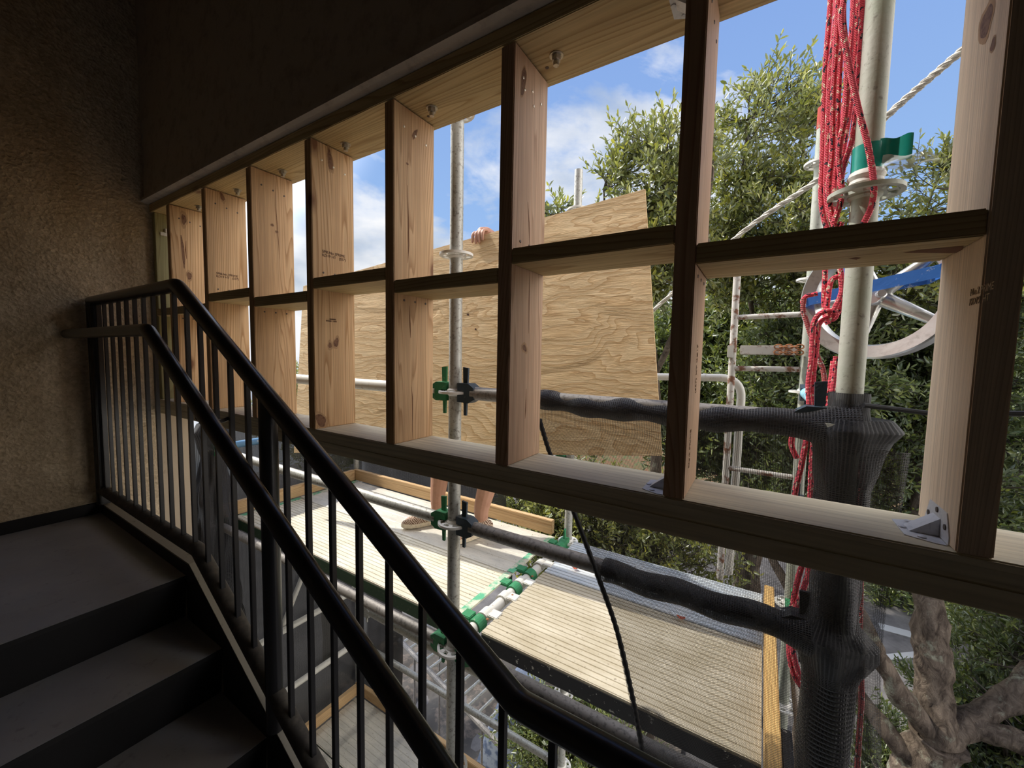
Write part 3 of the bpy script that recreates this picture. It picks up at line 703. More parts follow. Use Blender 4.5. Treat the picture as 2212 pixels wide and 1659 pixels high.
# planks: ribbed profile extruded along X
def plank(x0, x1, y0, y1, zt, lab, m, pitch=.026, side=M['green_dark'], hooks=(), green_ends=False, drop=.055, group='walking planks of the scaffold'):
    t = thing('scaffold_plank', lab, 'scaffold plank', ((x0+x1)/2, (y0+y1)/2, zt-drop), group)
    pr = []
    y = y0
    while y < y1-.001:
        e = min(y+pitch, y1)
        pr += [(y, zt-.003), (y+(e-y)*.10, zt-.003), (y+(e-y)*.16, zt), (y+(e-y)*.84, zt), (y+(e-y)*.90, zt-.003)]
        y = e
    pr += [(y1, zt-.003), (y1, zt-.012), (y0, zt-.012)]
    MB().prism(pr, lambda a, b, c: V(c, a, b), (x0, x1)).build('deck_surface', m, t)
    for yy in (y0, y1-.004):
        MB().box(x0, x1, yy-.001, yy+.005, zt-drop-.02, zt-.0125, .001).build('side_rail', side, t)
    for xe in (x0, x1-.03):
        if green_ends: MB().box(xe-.004, xe+.034, y0+.004, y1-.004, zt-.0025, zt+.0012, .0005).build('painted_edge', M['green_worn'], t)
    for hx, dir_, hy, hm in hooks:
        mb = MB(); mb.box(min(hx, hx-dir_*.05), max(hx, hx-dir_*.05), hy-.026, hy+.026, zt-.012, zt+.004, .003)
        vs = []; n = 12; cx, cz = hx+dir_*.025, Z3
        for w_ in (-.026, .026):
            for rr_ in (PR+.002, PR+.009):
                for j in range(n+1):
                    th = math.pi*(1.0-j/n*1.12); vs.append(V(cx+dir_*-1*rr_*math.cos(math.pi-th)*1, hy+w_, cz+rr_*math.sin(th)))
        fs = []; q = n+1
        for j in range(n):
            fs += [(j, j+1, q+j+1, q+j), (2*q+j, 3*q+j, 3*q+j+1, 2*q+j+1), (q+j, q+j+1, 3*q+j+1, 3*q+j), (j, 2*q+j, 2*q+j+1, j+1)]
        fs += [(0, q, 3*q, 2*q), (n, 2*q+n, 3*q+n, q+n)]
        mb.add(vs, fs); mb.build('hook', hm, t)
    return t
ZD = -.85
GH = M['green']; WH = M['galv_white']
plank(.02, 1.955, .43, .875, ZD, 'ribbed cream plank of the left bay, nearest the railing, with green painted edges', M['plank'],
      hooks=[(1.995, 1, .50, GH), (1.995, 1, .80, GH)], green_ends=True)
plank(.02, 1.955, .882, 1.385, ZD, 'gritty grey plank of the left bay that the shoes stand on', M['plank_grey'], pitch=.09,
      hooks=[(1.995, 1, .95, GH), (1.995, 1, 1.32, GH)], green_ends=True)
plank(2.085, 3.055, .44, .985, ZD, 'ribbed cream plank of the right bay behind the netting, near side', M['plank_tan'], side=M['black_steel'],
      hooks=[(2.045, -1, .56, WH), (2.045, -1, .71, WH), (2.045, -1, .86, WH)])
plank(2.085, 3.055, .993, 1.40, ZD, 'bluish plank of the right bay, far side, with a fallen red leaf', M['plank_blue'], side=M['bluedark'],
      hooks=[(2.045, -1, 1.07, WH), (2.045, -1, 1.22, WH)])
for yy, xx in ((.53, 2.125), (.75, 2.125), (.95, 2.13), (.985, 2.62)):
    pass
for (u, v) in ((1053, 1338), (1107, 1286), (1150, 1245)):
    p = at(u, v, z=ZD+.001); b = MB(); b.ball((p.x, p.y, ZD+.002), .007, 10, (1, 1, .5))
    tag(b.build('rivet', M['rust']), 'rusty round rivet head on the end of the right cream plank', 'rivet', 'rivets on the right plank')
for (u, v, lab) in ((1242, 1229, 'small dry red leaf lying on the bluish plank left of the black cord'), (1471, 1337, 'small dry red leaf lying on the seam of planks behind the netting')):
    p = at(u, v, z=ZD+.006)
    def lf(a, b): return V(p.x+(a-.5)*.034, p.y+(b-.5)*.024*math.sin(math.pi*min(max(a, .05), .95)), p.z+.008*(a-.5)**2*4+.006*(b-.5)**2*4)
    tag(MB().add(*sheet(6, 4, lf), True).build('dry_leaf', M['terra']), lab, 'leaf')
# toe boards
def toe(x0, x1, y0, y1, z0, z1, m, lab):
    return tag(MB().box(x0, x1, y0, y1, z0, z1, .003).build('toe_board', m), lab, 'board', 'timber toe boards')
toe(-.035, .003, .36, 1.385, ZD+.003, ZD+.092, M['lumber_y'], 'short timber toe board across the left end of the upper platform')
toe(-.03, 1.93, 1.39, 1.428, ZD+.003, ZD+.092, M['lumber_x'], 'long timber toe board along the far side of the upper platform')
toe(3.060, 3.098, .30, 1.36, ZD-.02, ZD+.07, M['lumber_yel'], 'bright yellow timber board on edge behind the netting at the right end')
ZL = -2.85
toe(-.02, .018, .36, 1.385, ZL+.003, ZL+.092, M['lumber_y'], 'short timber toe board across the left end of the lower platform')
toe(-.03, 1.90, 1.39, 1.428, ZL+.003, ZL+.092, M['lumber_x'], 'long timber toe board along the far side of the lower platform')
plank(.03, 1.95, .42, .90, ZL, 'gritty plank of the lower platform, near side', M['plank_grey'], pitch=.045, group='planks of the lower platform')
plank(.03, 1.95, .91, 1.385, ZL, 'gritty plank of the lower platform, far side', M['plank_grey'], pitch=.045, group='planks of the lower platform')
# dark upright steel box section at right end under the mesh
t = thing('steel_upright', 'dark slotted steel upright behind the netting, beside the yellow board', 'steel post', (3.12, .95, -1.3))
MB().box(3.105, 3.135, .42, .62, -1.9, -.86, .004).build('panel', M['black_steel'], t)

# ================================================================== PLYWOOD SHEET
A = V(2.658, .93, -.137); ux = V(-.988, -.090, -.122).normalized(); uz = V(-.167, .190, 1.217).normalized()
uz = (uz-ux*uz.dot(ux)).normalized(); nrm = ux.cross(uz).normalized(); nrm = nrm if nrm.y < 0 else -nrm
t = thing('plywood_sheet', 'large tilted sheet of tan plywood held upright on the platform', 'plywood sheet', tuple(A))
mbp = MB(); Mx = Matrix(((-ux.x, -nrm.x, uz.x, A.x), (-ux.y, -nrm.y, uz.y, A.y), (-ux.z, -nrm.z, uz.z, A.z), (0, 0, 0, 1)))
vs, fs = [], []
mbp.box(-2.438, 0, 0, .015, 0, 1.219, .001, M=Mx); mbp.build('board', M['plywood'], t)
def ply(a, b): return Mx @ V(-a, -.0006, b)
gb = MB()
for i in range(11):
    gb.prism([(1.23, .10+i*.024), (1.285, .10+i*.024), (1.285, .101+i*.024), (1.23, .101+i*.024)], lambda a, b, c: Mx @ V(-a, c, b), (-.0008, -.0001))
for i in range(9):
    gb.prism([(1.34, .66+i*.024), (1.39, .66+i*.024), (1.39, .6615+i*.024), (1.34, .6615+i*.024)], lambda a, b, c: Mx @ V(-a, c, b), (-.0008, -.0001))
gb.build('printed_grid', M['ink_pale'], t)
kb = MB()
for (a, b, r) in ((.98, .77, .008), (.62, .55, .006), (1.95, .98, .005), (.93, .68, .006)):
    kb.lathe([(r, -.0008), (r, -.0001)], Mx @ V(-a, 0, b), axis='Y', n=10)
kb.build('knot', M['ink'], t)

# ================================================================== PERSON
def capsule(mb, pts, rads, n=14):
    pts = catmull(pts, 3) if len(pts) > 2 else [Vector(p) for p in pts]
    m_ = len(pts); k_ = (len(rads)-1)/(m_-1)
    rr_ = []
    for i in range(m_):
        q = i*k_; j = min(int(q), len(rads)-2); rr_.append(rads[j]+(rads[j+1]-rads[j])*(q-j))
    mb.tube(pts, rr_, n); mb.ball(pts[0], rr_[0], n); mb.ball(pts[-1], rr_[-1], n)
def remeshed(mb, name, m, parent, vox, smooth=4):
    o = mb.build(name, m, parent)
    md = o.modifiers.new('r', 'REMESH'); md.mode = 'VOXEL'; md.voxel_size = vox; md.use_smooth_shade = True
    ms = o.modifiers.new('s', 'SMOOTH'); ms.iterations = smooth; ms.factor = .5
    return o
FEET = ZD+.004
h1 = V(1.205, 1.135, FEET); h2 = V(1.560, 1.150, FEET)
PEL = V(1.40, 1.215, FEET+.93)
t = thing('person', 'person behind the plywood, fingers over its top edge, bare calves and knitted shoes', 'person', (1.38, 1.2, FEET))
b = MB()
for h, s_ in ((h1, -1), (h2, 1)):
    kn = V(h.x+.02*s_+.03, h.y-.005, FEET+.50); hip = PEL+V(.09*s_, 0, -.02)
    capsule(b, [hip, hip*.5+kn*.5+V(0, -.02, 0), kn], [.085, .075, .058])
    capsule(b, [kn, kn*.62+h*.38+V(0, .018, .02), V(h.x, h.y, FEET+.17), V(h.x, h.y, FEET+.075)], [.056, .062, .048, .038])
    toe_ = h+V(-.09, -.165, .035) if s_ < 0 else h+V(-.05, -.18, .035)
    capsule(b, [V(h.x, h.y, FEET+.05), toe_], [.036, .030])
capsule(b, [PEL, PEL+V(0, .01, .15), PEL+V(0, .02, .32), PEL+V(0, .01, .46)], [.135, .125, .145, .11])
shL, shR = PEL+V(-.18, .01, .46), PEL+V(.18, .01, .46)
capsule(b, [shL, shR], [.06, .06]); capsule(b, [PEL+V(0, .0, .50), PEL+V(0, -.01, .60)], [.055, .052])
HD = PEL+V(0, -.015, .695)
b.ball(HD, .098, 18, (.80, .95, 1.18)); b.ball(HD+V(0, -.095, -.01), .016, 8, (.8, 1.2, 1.3))
b.ball(HD+V(-.083, .005, -.01), .022, 8, (.4, .8, 1.3)); b.ball(HD+V(.083, .005, -.01), .022, 8, (.4, .8, 1.3))
# raised right arm over the edge of the sheet
def ptop(a): return Mx @ V(-a, .0075, 1.219)
G = ptop(.900)
wr_ = G+V(.035, .085, .012); el = V(G.x+.10, 1.26, PEL.z+.36)
capsule(b, [shR, el], [.052, .043]); capsule(b, [el, wr_], [.042, .028])
capsule(b, [wr_, G+V(.010, .045, .030), G+V(-.002, .010, .030)], [.028, .032, .024])
for i in range(4):
    o_ = (-ux)*(.033-.0225*i); ln = [.95, 1.2, 1.15, .85][i]
    capsule(b, [G+o_+V(0, .012, .030), G+o_+V(0, -.012, .024), G+o_+V(0, -.026, .004), G+o_+V(0, -.026, -.034*ln)], [.0095, .0094, .0090, .0078], 8)
capsule(b, [G+V(.04, .045, .02), G+(-ux)*.045+V(0, .035, .0), G+(-ux)*.04+V(0, .022, -.03)], [.014, .011, .009], 8)
# left arm down behind the sheet
G2 = V(1.02, 1.04, PEL.z+.02)
el2 = V(1.13, 1.2, PEL.z+.16)
capsule(b, [shL, el2], [.052, .043]); capsule(b, [el2, G2], [.042, .028]); capsule(b, [G2, G2+V(-.02, -.015, -.07)], [.030, .026])
for i in range(4):
    q = G2+V(-.030+.018*i, -.02, -.09); capsule(b, [q, q+V(0, -.005, -.035), q+V(0, .005, -.062)], [.0095, .009, .008], 8)
capsule(b, [G2+V(.02, 0, -.03), G2+V(.035, -.01, -.075)], [.012, .009], 8)
body = remeshed(b, 'body', M['skin'], t, .0038, 4)
hb_ = MB(); hb_.ball(HD+V(0, .018, .022), .101, 18, (.84, .92, 1.12)); hb_.build('hair', M['hair'], t)
eb = MB(); eb.ball(HD+V(-.03, -.088, .012), .0095, 8); eb.ball(HD+V(.03, -.088, .012), .0095, 8); eb.build('eyes', M['shirt'], t)
MB().ball(HD+V(0, -.089, -.05), .016, 8, (1.2, .4, .35)).build('mouth', M['terra'], t)
sb = MB()
capsule(sb, [PEL+V(0, 0, -.02), PEL+V(0, .01, .15), PEL+V(0, .02, .32), PEL+V(0, .01, .455)], [.152, .142, .158, .125])
capsule(sb, [shL, shR], [.072, .072]); capsule(sb, [shR, shR*.4+el*.6], [.066, .062]); capsule(sb, [shL, shL*.4+el2*.6], [.066, .062])
remeshed(sb, 'shirt', M['shirt'], t, .009, 4)
sb = MB(); capsule(sb, [PEL+V(0, 0, -.03), PEL+V(0, 0, .06)], [.155, .150])
for h, s_ in ((h1, -1), (h2, 1)):
    kn = V(h.x+.02*s_+.03, h.y-.005, FEET+.50); hip = PEL+V(.09*s_, 0, -.02)
    capsule(sb, [hip, hip*.5+kn*.5+V(0, -.015, 0), kn+V(0, 0, .03)], [.105, .098, .085])
remeshed(sb, 'shorts', M['shorts'], t, .009, 4)
for h, dr in ((h1, V(-.115, -.225, 0)), (h2, V(-.075, -.245, 0))):
    d_ = dr.normalized(); s_ = V(-d_.y, d_.x, 0)
    ub = MB(); he = h-d_*.05
    capsule(ub, [he+V(0, 0, .045), h+V(0, 0, .062), h+d_*.09+V(0, 0, .052), h+d_*.17+V(0, 0, .036), h+d_*.215+V(0, 0, .030)], [.035, .040, .040, .036, .024])
    capsule(ub, [h+V(0, 0, .05), h+V(0, .003, .085)], [.042, .044])
    so_ = remeshed(ub, 'shoe', M['shoe'], t, .005, 3)
    prf = [(-.095, 0), (-.09, -.028), (-.03, -.034), (.05, -.034), (.12, -.044), (.19, -.040), (.235, -.020), (.243, 0), (.235, .020), (.19, .036), (.12, .036), (.05, .032), (-.03, .034), (-.09, .028)]
    sm_ = MB().prism(prf, lambda a, bb, c: h+d_*a+s_*bb+V(0, 0, c+(max(0, a-.12)**2)*.9), (.0, .024)); sm_.build('sole', M['sole'], so_)
    lm = MB()
    for q in range(4):
        c_ = h+d_*(.045+.022*q)+V(0, 0, .096-.012*q)
        lm.tube([c_-s_*.022-V(0, 0, .004), c_+V(0, 0, .005), c_+s_*.022-V(0, 0, .004)], .0022, 6)
    lm.build('laces', M['sole'], so_)

# ================================================================== NETTING
def netfront(a, b):
    l = [(2.392, .120), (2.392, .06), (2.44, -.045), (2.53, -.23), (2.667, -.525), (2.756, -.86), (2.86, -1.25), (3.0, -1.75), (3.06, -2.1)]
    q = b*(len(l)-1); j = min(int(q), len(l)-2); f_ = q-j
    lx = l[j][0]+(l[j+1][0]-l[j][0])*f_; z = l[j][1]+(l[j+1][1]-l[j][1])*f_
    x = lx+(3.165-lx)*a
    z2 = z if z > -1.0 else z
    return V(x, .306+.012*math.sin(a*9+b*4)*math.sin(math.pi*a)+.008*math.sin(a*23), z2)
t = thing('debris_net', 'black knitted debris net draped over the tube and round the right scaffold post', 'net', (2.9, .31, -1.9))
cloth('net_panel', 60, 60, netfront, M['net'], .78, 2.2, t)
# the roll on the tube
def roll(a, b):
    x = 2.385+a*.80; th = b*2*math.pi; r = .031+.004*math.sin(a*17+b*5)+.003*math.sin(a*41)+max(0, a-.82)*.16
    return V(x, .340+r*math.cos(th), Z1-.004+r*math.sin(th)-.01*math.sin(a*3.1))
cloth('rolled_edge', 60, 20, roll, M['net_thick'], .8, .25, t)
def roll2(a, b):
    x = 2.62+a*.56; th = b*2*math.pi; r = .034+.004*math.sin(a*19+b*5)+max(0, a-.8)*.12
    return V(x, .338+r*math.cos(th), Z2-.004+r*math.sin(th))
cloth('lower_fold', 50, 18, roll2, M['net_thick'], .6, .25, t)
xr, yr_ = P['rm']
def wrap(a, b):
    prof_ = [(.205, .034), (.17, .036), (.145, .040), (.150, .062), (.125, .070), (.100, .062), (.0, .050), (-.2, .045), (-.33, .047), (-.362, .068), (-.388, .069), (-.45, .050), (-.9, .046), (-1.5, .05), (-2.2, .05)]
    q = b*(len(prof_)-1); j = min(int(q), len(prof_)-2); f_ = q-j
    z = prof_[j][0]+(prof_[j+1][0]-prof_[j][0])*f_; r = prof_[j][1]+(prof_[j+1][1]-prof_[j][1])*f_
    th = a*2*math.pi; r *= 1+.10*math.cos(th*4+.5)*max(0, (r-.045)/.03)+.28*max(0, math.cos(th+.35))**3*max(0, (r-.045)/.03); r += .002*math.sin(th*5+z*20)+.0015*math.sin(z*70)
    return V(xr+r*math.cos(th)*1.02, yr_+r*math.sin(th), z)
cloth('post_wrap', 40, 90, wrap, M['net_thick'], .3, 2.4, t)
def skirt(a, b):
    z = .09-b*2.1; wdt = .058+.012*math.sin(z*6)
    return V(xr+.035+a*wdt, yr_-.045+.01*math.sin(a*6+z*9), z)
cloth('loose_hem', 12, 60, skirt, M['net'], .08, 2.2, t)
# ties
t2 = thing('black_tie', 'black tie strap running right from the netted post to the last stud', 'strap', (3.3, .36, .13))
MB().tube([at(1865, 875, y=.30), at(2010, 893, y=.36), at(2300, 893, y=.36)], .0052, 8).build('strap', M['cord'], t2)
pts = [at(1165, 905, y=.297), at(1190, 985, y=.296), at(1245, 1120, y=.294), at(1290, 1240, y=.294), at(1332, 1360, y=.292), at(1365, 1500, y=.29), at(1386, 1615, y=.29), at(1398, 1720, y=.29)]
cp = catmull(pts, 22); rr_ = [.0072+.0011*math.sin(i*2.1) for i in range(len(cp))]
tag(MB().tube(cp, rr_, 10).build('edge_cord', M['cord']), 'thick black corded net edge slanting down from the tube to the railing', 'cord')
# wraps round the left post
t = thing('wrapped_net', 'bundle of dark netting tied round the scaffold post left of the platform', 'net', (-.05, .34, -1.3))
def bundle(a, b):
    prof_ = [(-.20, .07), (-.26, .10), (-.30, .085), (-.42, .06), (-.55, .075), (-.7, .10), (-.95, .12), (-1.2, .11), (-1.6, .13)]
    q = b*(len(prof_)-1); j = min(int(q), len(prof_)-2); f_ = q-j
    z = prof_[j][0]+(prof_[j+1][0]-prof_[j][0])*f_; r = prof_[j][1]+(prof_[j+1][1]-prof_[j][1])*f_
    th = a*2*math.pi; r *= 1+.16*math.sin(th*6+z*7)+.08*math.sin(th*11-z*13)
    return V(-.05+r*math.cos(th), .34+r*math.sin(th), z)
cloth('folds', 60, 40, bundle, M['net_thick'], .6, 1.5, t)
# dark screens
t = thing('dark_screen', 'dark mesh screen hung across the left end of the scaffold', 'screen', (-.13, .9, -4.5))
def scr(a, b): return V(-.13+.014*math.sin(a*14+b*3)+.01*math.sin(b*17), .20+a*1.34, -.26-b*4.3)
cloth('screen_panel', 40, 60, scr, M['net_far'], 1.3, 4.3, t)
t = thing('dark_screen', 'dark mesh screen hung along the far side of the scaffold', 'screen', (.6, 1.53, -4.5))
def scr2(a, b): return V(-.13+a*(1.62 if b < .12 else 1.62-1.05*min(1, (b-.12)/.06)), 1.54+.014*math.sin(a*16+b*3)+.01*math.sin(b*17), -.42-b*4.1)
cloth('screen_panel', 40, 60, scr2, M['net_far'], 1.5, 4.1, t)

# ================================================================== PULLEY AND ROPES
YW = .60
c0 = at(1893, 640, y=YW); RW = .166
Rz = Matrix.Rotation(math.radians(-27), 3, 'Z')
t = thing('pulley', 'large cast aluminium gin wheel behind the right scaffold post', 'pulley', tuple(c0))
def wl(r, h): return (r, h)
mbw = MB(); n = 64
profr = [(RW-.034, -.024), (RW-.004, -.032), (RW, -.028), (RW-.016, 0), (RW, .028), (RW-.004, .032), (RW-.034, .024), (RW-.038, 0)]
vs = []; fs = []
for i in range(n):
    th = 2*math.pi*i/n
    for r, h in profr: vs.append(c0 + Rz @ V(r*math.cos(th), h, r*math.sin(th)))
m_ = len(profr)
for i in range(n):
    for j in range(m_): fs.append((i*m_+j, ((i+1) % n)*m_+j, ((i+1) % n)*m_+(j+1) % m_, i*m_+(j+1) % m_))
mbw.add(vs, fs, True); mbw.build('rim', M['alu'], t)
for k in range(5):
    th = math.radians(-32+72*k)
    MB().tube([c0 + Rz @ V(.012*math.cos(th), 0, .012*math.sin(th)), c0 + Rz @ V((RW-.030)*math.cos(th), 0, (RW-.030)*math.sin(th))], [.020, .012], 12).build('spoke', M['alu'], t)
MB().lathe([(.022, -.034), (.026, -.028), (.026, .028), (.022, .034)], c0, axis='Y', n=20, M=Rz).build('hub', M['alu'], t)
# blue bracket
t = thing('pulley_bracket', 'blue painted steel bracket carrying the wheel, worn to bare metal', 'bracket', tuple(c0))
a1, a2 = at(1740, 650, y=YW-.0), at(2040, 583, y=YW-.09)
d_ = (a2-a1).normalized(); up_ = V(0, 0, 1)-d_*d_.z; up_.normalize()
def bar(p, q, h, y0, y1):
    dd = (q-p).normalized(); uu = (V(0, 0, 1)-dd*dd.z).normalized(); mb = MB()
    mb.add([p-uu*h/2+V(0, y, 0) for y in (y0, y1)]+[q-uu*h/2+V(0, y, 0) for y in (y0, y1)]+[p+uu*h/2+V(0, y, 0) for y in (y0, y1)]+[q+uu*h/2+V(0, y, 0) for y in (y0, y1)],
           [(0, 1, 3, 2), (4, 6, 7, 5), (0, 2, 6, 4), (1, 5, 7, 3), (0, 4, 5, 1), (2, 3, 7, 6)]); return mb
bar(a1, a2, .030, -.004, .0).build('front_bar', M['blue'], t)
bar(a1, a2, .030, .098, .103).build('rear_bar', M['blue'], t)
bar(a1, a1+d_*.006, .032, -.004, .103).build('end_plate', M['blue'], t)
bar(a2-d_*.006, a2, .032, -.004, .103).build('end_plate', M['blue'], t)
MB().tube(catmull([a1+d_*.09+V(0, .05, .01), c0+V(-.055, 0, .15), c0+V(-.03, -.02, .26), c0+V(-.035, -.07, .345)], 6), .011, 10).build('swivel_hook', M['blue'], t)
MB().lathe([(.009, -.06), (.009, .06)], (c0+a1*.0), axis='Y', n=12).build('axle', M['bracket'], t)
# rope coil
RR = .0058
def rope(pts, y, m, lab, name='rope', r=.0058, k=10, grp=None, parent=None, closed=False):
    P3 = [at(p[0], p[1], y=(p[2] if len(p) > 2 else y)) for p in pts]
    mb = MB().tube(catmull(P3, k), r, 8)
    if parent is not None: return mb.build(name, m, parent)
    return tag(mb.build(name, m), lab, 'rope', grp)
t = thing('rope_coil', 'red coiled rope with black and cream flecks hanging beside the right post', 'rope', tuple(at(1800, 480, y=.42)))
strands = [
    [(1796, -60), (1793, 20), (1783, 150), (1777, 330), (1774, 430), (1786, 492), (1800, 500)],
    [(1806, -60), (1806, 30), (1793, 160), (1787, 320), (1785, 420), (1797, 478)],
    [(1812, -50), (1808, 60), (1800, 200), (1797, 330), (1790, 420), (1806, 500), (1818, 480)],
    [(1820, -40), (1817, 80), (1811, 200), (1806, 330), (1802, 420), (1808, 470)],
    [(1824, -40), (1821, 40), (1829, 130), (1826, 240), (1812, 330), (1818, 420), (1802, 480)],
    [(1830, -30), (1817, 40), (1828, 110), (1842, 180), (1858, 250), (1874, 310), (1887, 390), (1884, 440), (1868, 478), (1856, 500)],
    [(1845, -60), (1842, 40), (1836, 110), (1826, 210), (1818, 300), (1813, 350), (1807, 400)],
    [(1855, -60), (1850, 50), (1846, 130), (1838, 220), (1824, 310), (1812, 380)],
    [(1863, -60), (1861, 60), (1856, 150), (1850, 250), (1843, 290), (1836, 320), (1822, 360), (1815, 400)],
    [(1868, -60), (1866, 50), (1860, 130), (1849, 200), (1846, 260), (1840, 300)],
]
ys = [.41, .385, .36, .40, .345, .300, .43, .40, .37, .43]
for s_, y_ in zip(strands, ys): rope(s_, y_, M['rope_red'], None, 'strand', parent=t)
t = thing('rope_coil', 'red rope tied in a slip knot in front of the aluminium wheel', 'rope', tuple(at(1780, 900, y=.42)))
for s_, y_ in (
    ([(1783, 560), (1782, 600), (1780, 650), (1784, 688), (1790, 700)], .45),
    ([(1812, 560), (1817, 600), (1808, 598), (1795, 608), (1789, 640), (1786, 670), (1790, 690)], .44),
    ([(1817, 600), (1818, 630), (1806, 660), (1795, 680), (1798, 690), (1806, 682), (1800, 672), (1785, 672), (1768, 680), (1757, 700), (1755, 730), (1752, 780), (1746, 830), (1748, 880)], .42),
    ([(1822, 640), (1815, 665), (1802, 685), (1782, 688), (1768, 705), (1764, 750), (1758, 800), (1754, 860), (1756, 890)], .43),
    ([(1800, 780), (1795, 820), (1786, 855), (1780, 890)], .46),
    ([(1806, 770), (1800, 830), (1792, 870), (1784, 890)], .45)):
    rope(s_, y_, M['rope_red'], None, 'strand', parent=t)
t = thing('rope_coil', 'red rope loops hanging behind the black net below the tube', 'rope', tuple(at(1740, 1500, y=.47)))
for s_, y_ in (
    ([(1750, 900), (1742, 950), (1730, 1010), (1717, 1070), (1722, 1130), (1735, 1200), (1724, 1250), (1712, 1310), (1706, 1380), (1706, 1420), (1716, 1460), (1735, 1490), (1750, 1505)], .46),
    ([(1758, 900), (1757, 960), (1752, 1030), (1751, 1090), (1752, 1160), (1745, 1240), (1716, 1330), (1712, 1400), (1724, 1450), (1732, 1468)], .45),
    ([(1770, 900), (1765, 970), (1762, 1050), (1764, 1120), (1760, 1200), (1752, 1260)], .46),
    ([(1780, 900), (1788, 950), (1786, 1010), (1774, 1060), (1766, 1110), (1758, 1160)], .47),
    ([(1718, 920), (1710, 950), (1712, 970), (1722, 990)], .48),
    ([(1755, 1380), (1746, 1420), (1738, 1450), (1730, 1468)], .46),
    ([(1757, 1380), (1754, 1430), (1750, 1500)], .47)):
    rope(s_, y_, M['rope_red'], None, 'strand', r=.0068, parent=t)
rope([(1736, 660), (1734, 650), (1742, 640), (1754, 637), (1766, 634)], .53, M['rope_red'], 'short red rope end looped over the left end of the blue bar')
rope([(1737, 645), (1735, 670), (1744, 700), (1756, 740), (1768, 775), (1778, 800), (1784, 850)], .50, M['rope_mix'], 'thin dark and red rope running down left of the wheel')
rope([(1862, 1000), (1860, 1060), (1857, 1150), (1859, 1260), (1857, 1380), (1861, 1500), (1855, 1600), (1850, 1700)], .42, M['rope_mix'], 'thin red and grey rope running down the right side of the netted post')
# white rope
t = thing('white_rope', 'thick twisted white rope slanting up behind the red ropes', 'rope', tuple(at(1435, 650, y=1.55)))
wp = [V(*p) for p in (at(1400, 680, y=1.75), at(1600, 505, y=1.45), at(1780, 378, y=1.2), at(1935, 233, y=1.05), at(2075, 112, y=.95), at(2260, -50, y=.82))]
c_ = catmull(wp, 14)
for ph in range(3):
    q = []
    for i, p in enumerate(c_):
        th = i*1.05+ph*2*math.pi/3; tt = (c_[min(i+1, len(c_)-1)]-c_[max(i-1, 0)]).normalized(); a_ = tt.cross(V(0, 1, 0)).normalized(); b_ = tt.cross(a_)
        q.append(p+(a_*math.cos(th)+b_*math.sin(th))*.0062)
    MB().tube(q, .0066, 7).build('strand', M['rope_white'], t)
# hose
tag(MB().tube(catmull([at(1180, 1475, y=.75), at(1250, 1492, y=.72), at(1300, 1506, y=.7), at(1370, 1545, y=.66), at(1450, 1600, y=.6)], 8), .0085, 10).build('hose', M['hose']), 'white hose lying under the right plank above the bent railing', 'hose')

# ================================================================== GROUND AND YARD
def asphalt():
    m, nt, b = mat('asphalt', (.12, .12, .12), .9); v = coords(nt, (1, 1, 1), False)
    r = ramp(nt, [(.35, (.065, .060, .058)), (.65, (.13, .12, .115))]); nt.links.new(noise_tex(nt, v, 3, 8, .7), r.inputs[0]); nt.links.new(r.outputs[0], b.inputs['Base Color']); return m
struct('ground', MB().box(-14, 30, .3, 40, GZ-.3, GZ), asphalt())
struct('trim_3', MB().box(-14, 12, 11.6, 40, GZ, GZ+.02), speckled('mulch', (.20, .10, .05), (.10, .14, .05), 6, .45, .6, .95))
mw = mat('road_paint', (.34, .34, .33), .8)[0]
def stripe(p, q, wd, lab):
    p, q = Vector(p), Vector(q); d_ = (q-p).normalized(); s_ = V(-d_.y, d_.x, 0)*wd/2
    tag(MB().add([p-s_, q-s_, q+s_, p+s_, p-s_-V(0, 0, .01), q-s_-V(0, 0, .01), q+s_-V(0, 0, .01), p+s_-V(0, 0, .01)], [(0, 1, 2, 3), (7, 6, 5, 4), (0, 4, 5, 1), (1, 5, 6, 2), (2, 6, 7, 3), (3, 7, 4, 0)]).build('painted_line', mw), lab, 'road marking')
stripe(at(1900, 1352, z=GZ+.012), at(2050, 1392, z=GZ+.012), .22, 'pale kerb line between the mulch and the grey drive')
stripe(at(1850, 1425, z=GZ+.012), at(1990, 1412, z=GZ+.012), .12, 'white parking line seen left of the big forked trunk')
stripe(at(1990, 1568, z=GZ+.012), at(2260, 1542, z=GZ+.012), .12, 'white parking line seen right of the big forked trunk')
# things stacked below the platform
t = thing('aluminium_ladder', 'aluminium extension ladder lying below the platform', 'ladder', (.4, 2.45, -3.6))
la, lb2 = V(-.5, 2.55, -3.15), V(1.15, 2.35, -3.45); ld = (lb2-la).normalized(); ls = V(-ld.y, ld.x, 0)
for s_ in (-.19, .19):
    MB().tube([la+ls*s_, lb2+ls*s_], .028, 8).build('stile', M['galv_dark'], t)
for i in range(14): MB().tube([la+(lb2-la)*(i+.5)/14-ls*.19, la+(lb2-la)*(i+.5)/14+ls*.19], .015, 8).build('rung', M['galv'], t)
for p_, h_ in ((la, 0), (lb2, 0)):
    pass
for p_ in (la+ld*.3, lb2-ld*.3):
    for s_ in (-.19, .19): MB().tube([p_+ls*s_, V(p_.x+ls.x*s_, p_.y+ls.y*s_, GZ)], .012, 6).build('leg', M['galv_dark'], t)
def gt(a, b): return V(-2.2+a*4.6, 1.62+b*2.9, GZ+.03+.025*math.sin(a*31+b*9)*math.sin(b*23)+.02*math.sin(a*57))  # dark sheet added over the asphalt in place of shade and clutter
tag(MB().add(*sheet(60, 40, gt), True).build('shaded_clutter_sheet', speckled('shaded_clutter_sheet', (.045, .038, .030), (.13, .10, .075), 7, .50, .64, .7)), 'crumpled dark sheet standing in for shaded, cluttered ground below the platform', 'sheet')
